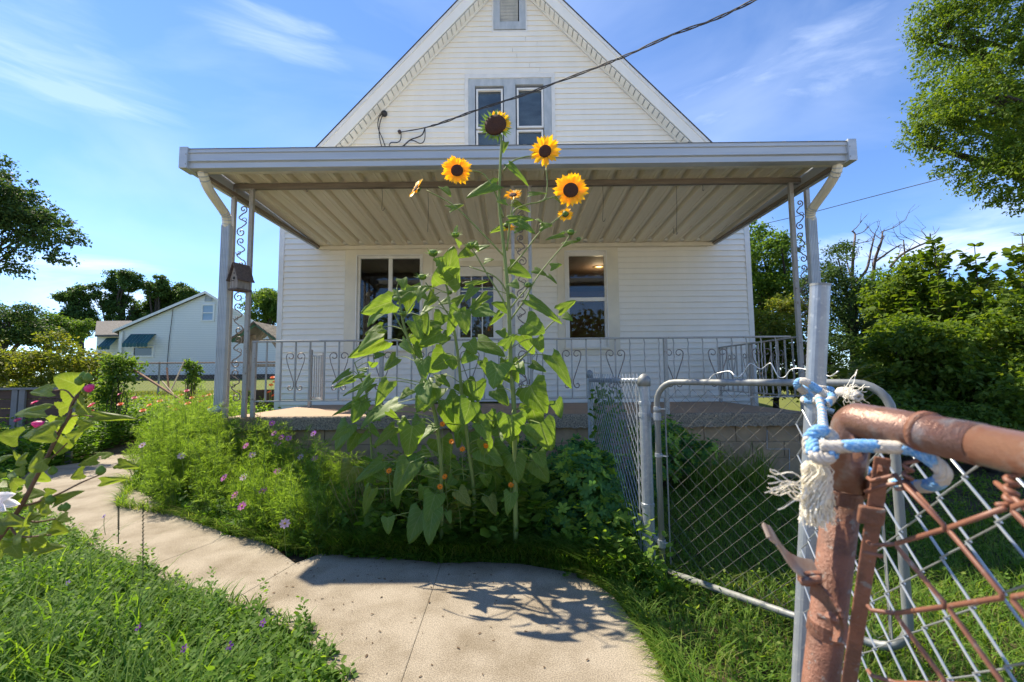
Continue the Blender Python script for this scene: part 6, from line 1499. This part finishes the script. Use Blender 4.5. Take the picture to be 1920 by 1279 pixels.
J = joinl(B1, V1, B2); np_mesh('front_weeds', *J[:2], M_weed, None, J[2], kind='stuff', label='tangle of grass and small leaved weeds left of the path')
# bushy weed stems with tiny leaves
xy = scatter(520, pl, False); V1 = leafy(xy, .22, .60, 40, .028, hf=lambda x, y: np.minimum(1,.35+.8*dist_e(x,y))); np_mesh('weed_stems', *V1[:2], M_weed, None, V1[2], kind='stuff')
for (u,v,lb) in ((195,968,'pale violet wildflower standing above the path edge weeds'),(127,1093,'pale violet wildflower deep in the left weeds'),(260,1176,'bright purple wildflower in the middle of the front weeds'),(346,1216,'deep purple wildflower low in the front weeds'),(430,1211,'dark purple wildflower right of the lower weed bloom'),(493,1168,'purple wildflower at the tip of the weeds over the path')):
    Y = 1.3*FPX/(v-704)*.86; bloom('wildflower', lb, 'flower', at(u, v, Y), .016, (.30,.05,.45) if v > 1100 else (.42,.28,.62), npet=5, face=(R.uniform(-.4,.4),-.8,.6), stem=.15, gap=.6)
# dark seed stalk
for (u, v0, v1, lb) in ((268,945,1095,'tall thin dark grass seed stalk before the pale path'),(222,950,1020,'short dark forked grass stalk left of the tall stalk')):
    p0, p1 = at(u, v1, 2.6), at(u, v0, 2.6); mb = MB(); mb.tube([p0, p0.lerp(p1,.5), p1], [.0025,.002,.001], 4)
    for k in range(40): t_ = .35+.65*k/40; q = p0.lerp(p1, t_); a = k*2.1; mb.tube([q, q+Vector((math.cos(a)*.006, math.sin(a)*.006, .012))], .0018, 3)
    mb.build('seed_stalk', mat('dark_seed', (.06,.06,.03), .9), label=lb, cat='grass stalk')
# clover along the far edge of the path
n = 900; x = -1.2+2.0*rnd(n); y = edgeY(x)-.05+.13*rnd(n)-(x > .3)*.2*rnd(n); C_ = np.stack([x, y, .045+.05*rnd(n)],1); k = 3
a = np.tile(np.arange(3)*2.09, n)+np.repeat(rnd(n)*6, 3); D = np.stack([np.cos(a), np.sin(a), np.full(n*3,.1)],1); V, F, A = leaves(np.repeat(C_,3,0), D, norm(np.array([0,-.1,1.])+NR.normal(size=(n*3,3))*.15), .020+.01*np.repeat(rnd(n),3), T_OVAL, 1.9); np_mesh('clover', V, F, M_grass, None, A*.7, kind='stuff', label='low clover creeping over the path edge')
# grass fringes over both path sides
re_ = np.array([(gnd(u,v).x, gnd(u,v).y) for u, v in ((980,1067),(1090,1087),(1150,1128),(1200,1195),(1250,1285),(1300,1400))]); t_ = rnd(1500)*(len(re_)-1.001); i_ = t_.astype(int); pe_ = re_[i_]+(re_[i_+1]-re_[i_])*(t_-i_)[:,None]+np.stack([.01+.10*rnd(1500), .02*rnd(1500)],1)
B1 = blades(np.column_stack([pe_, np.full(1500,.01)]), .06+.13*rnd(1500), .005+.004*rnd(1500), 1.1, tipdir=(-.8,-.3,0)); np_mesh('path_side_grass', *B1[:2], M_grass, None, B1[2], kind='stuff')
x = -5+5.7*rnd(2600); y = edgeY(x)+.02+.12*rnd(2600); B1 = blades(np.column_stack([x, y, np.full(2600,.01)]), .08+.16*rnd(2600), .006+.004*rnd(2600), 1.0, tipdir=(0,-.8,0)); np_mesh('path_edge_grass', *B1[:2], M_grass, None, B1[2], kind='stuff')
# litter on path
n = 260; x = -1.6+2.1*rnd(n); y = np.minimum(3.1, 3.12-1.2*rnd(n)**2.2); k = rnd(n) < .8; C_ = np.stack([x, y, np.full(n,.039)],1)[k]; V, F, A = leaves(C_, NR.normal(size=(len(C_),3))*np.array([1,1,.1]), norm(np.array([0,0,1.])+NR.normal(size=(len(C_),3))*.2), .008+.018*rnd(len(C_))**2, T_OVAL, .8); np_mesh('leaf_litter', V, F, mat('litter', (.10,.06,.03), .9), None, A, kind='stuff')
# ---- hibiscus in the left foreground
YH = .98
hb = at(-60, 1100, YH); hib = thing('hibiscus', 'leafy hibiscus branch with closed pink blooms reaching in from the left foreground', 'hibiscus', (hb.x, YH, 0))
z7 = lambda x, y: (x/3.653, 650+y/3.653)
for pts, r in (([(-120,1480),(-60,1380),(20,1279),(150,1080),(230,930),(310,780),(400,600),(470,480),(490,400),(530,330)],.0052),([(170,1090),(240,1070),(400,1010),(560,930),(680,880)],.0026),([(310,780),(340,770),(400,720),(460,660)],.0022),([(400,600),(350,560),(300,540)],.0022),([(100,1150),(230,1200),(380,1180)],.0026),([(60,1220),(140,1300),(350,1290)],.0026),([(470,480),(560,470),(640,480)],.002),([(510,360),(450,300),(370,300)],.002)):
    C = curve([at(*z7(x, y), YH) for x, y in pts], 5); MB().tube(C, list(np.linspace(r, r*.6, len(C))), 7).build('stem' if r > .005 else 'twig', M_stemr, hib, smooth=True)
g = at(*z7(-120,1480), YH); MB().tube([g, (g.x-.08, YH, -.02)], .0055, 7).build('stem', M_stemr, hib)
M_hl = sunleaf('hibiscus_leaf', (.11,.18,.025), (.16,.20,.035), (.20,.26,.07), .58)
HM = []
for s in range(3): me = leafmesh(s*5+2); me.name = 'leaf'; me.materials.append(M_hl); HM.append(me)
for L_ in [(360,300,140,300,62),(530,262,372,200,120),(520,330,420,300,110),(310,440,22,445,68),(400,430,480,400,70),(585,395,495,465,95),(630,478,880,480,46),(540,545,645,520,62),(125,620,-20,600,95),(380,570,95,600,90),(365,600,188,625,80),(430,480,445,605,100),(440,620,350,745,120),(470,640,530,590,70),(300,780,150,850,100),(240,910,150,900,100),(665,775,528,805,52),(690,750,785,720,46),(808,800,940,822,48),(570,862,458,905,56),(695,925,858,905,42),(310,1000,395,985,40),(190,1010,310,1000,70),(380,1062,518,988,52),(235,1110,170,1090,60),(340,1100,240,1142,66),(465,1165,360,1200,56),(350,1240,445,1270,66),(190,1180,130,1215,60),(60,940,-30,950,80),(80,1040,170,1120,60),(130,960,60,900,70),(60,1230,-20,1180,80),(150,1290,60,1330,80),(250,1330,330,1380,70),(30,1350,-40,1400,90),(270,830,330,760,60),(500,420,560,350,70)]:
    place_leaf(hib, z7(L_[0],L_[1]), z7(L_[2],L_[3]), L_[4]/3.653*1.35, YH+R.uniform(-.06,.08), face=(R.gauss(0,.35),-1,R.uniform(.1,.6)), dtip=R.uniform(-.03,.03), me=HM[R.randrange(3)])
for k in range(34):
    x_ = R.uniform(-60, 330); y_ = R.uniform(760, 1420); 
    if x_ > 300-(y_-760)*.25 and y_ < 1000: x_ -= 150
    a_ = R.uniform(0, 6.28); l_ = R.uniform(80, 150); place_leaf(hib, z7(x_, y_), z7(x_+math.cos(a_)*l_, y_+math.sin(a_)*l_*.6), l_*.6/3.653, YH+R.uniform(-.03,.16), face=(R.gauss(0,.4),-1,R.uniform(.1,.8)), dtip=R.uniform(-.04,.04), me=HM[R.randrange(3)])
M_pk = mat('pink_petal', (.62,.06,.24), .5, transl=.3)
for (x, y, dx, dy, s, lb) in ((590,300,60,-45,.013,None),(330,545,-70,-12,.014,None)):
    p, e = at(*z7(x, y), YH), at(*z7(x+dx, y+dy), YH-.01); ax = (e-p).normalized()
    b_ = MB().lathe(p, [(s*.3,-s*.2),(s*.62,s*.3),(s*.66,s*.9),(s*.5,s*1.5),(s*.2,s*1.9),(.0005,s*2.0)], 12, ax).build('pink_bud', M_pk, hib, smooth=True)
    MB().lathe(p-ax*s*.5, [(s*.15,0),(s*.55,s*.3),(s*.72,s*.8),(s*.74,s*1.05)], 10, ax).build('calyx', M_bract, b_, smooth=True)
for (x, y, s) in ((690,850,.010),(450,1100,.009),(600,215,.010),(545,235,.010),(420,1105,.007),(570,200,.008),(345,1050,.010),(360,850,.009)):
    p = at(*z7(x, y), YH); MB().lathe(p, [(s*.3,-s),(s*.9,-s*.4),(s*.9,s*.3),(s*.3,s*1.1),(.0005,s*1.3)], 9, (.2,-.2,1)).build('green_bud', M_bract, hib, smooth=True)
fl = MB(); p = at(8, 940, YH)
M_wf = mat('white_petal', (.75,.72,.74), .5, transl=.35)
for k in range(5):
    a = k*2*math.pi/5+.3; d = Vector((math.cos(a), -.35, math.sin(a))).normalized(); place_leaf(hib, (-10,940), (-10+22*math.cos(a), 940+15*math.sin(a)), 26, YH, face=(0,-1,.3), name='white_petal', me=None)
for o in [o for o in hib.children if o.name.startswith('white_petal')]:
    me = o.data.copy(); me.materials.clear(); me.materials.append(M_wf); o.data = me

# a wood across the street, seen as reflections in the window panes
C, P, O = crown_pts([(x_, -46+R.uniform(-3,3), R.uniform(3,6), 7, 5, R.uniform(4,7)) for x_ in range(-56, 60, 9)], 1500, 16, 2.0, .5)
V, F, A = foliage(P, O, .9); np_mesh('far_wood', V, F, M_lf_far, None, A, kind='stuff')

for o in list(COL.objects):
    if o.parent is None and o.get('kind') == 'stuff' and not o.get('label'):
        o['label'] = {'bed_edge_plants': 'low weeds and grass along the far left edge of the path', 'far_lawn_grass': 'yellow green mown lawn beyond the wire fence', 'cosmos_stems': 'thin green stems inside the feathery cosmos mass', 'dry_stalks': 'dry straw coloured stalks leaning at the foot of the sunflowers', 'tall_grass': 'tall grass against the tan block wall behind the gate', 'weed_stems': 'taller bushy weeds with tiny leaves left of the path', 'path_side_grass': 'grass fringe hanging over the right edge of the path', 'path_edge_grass': 'grass fringe hanging over the bed side of the path', 'leaf_litter': 'small brown leaf litter scattered on the concrete path', 'far_wood': 'dark wood across the street mirrored in the window panes'}.get(o.name, 'patch of green ground cover')
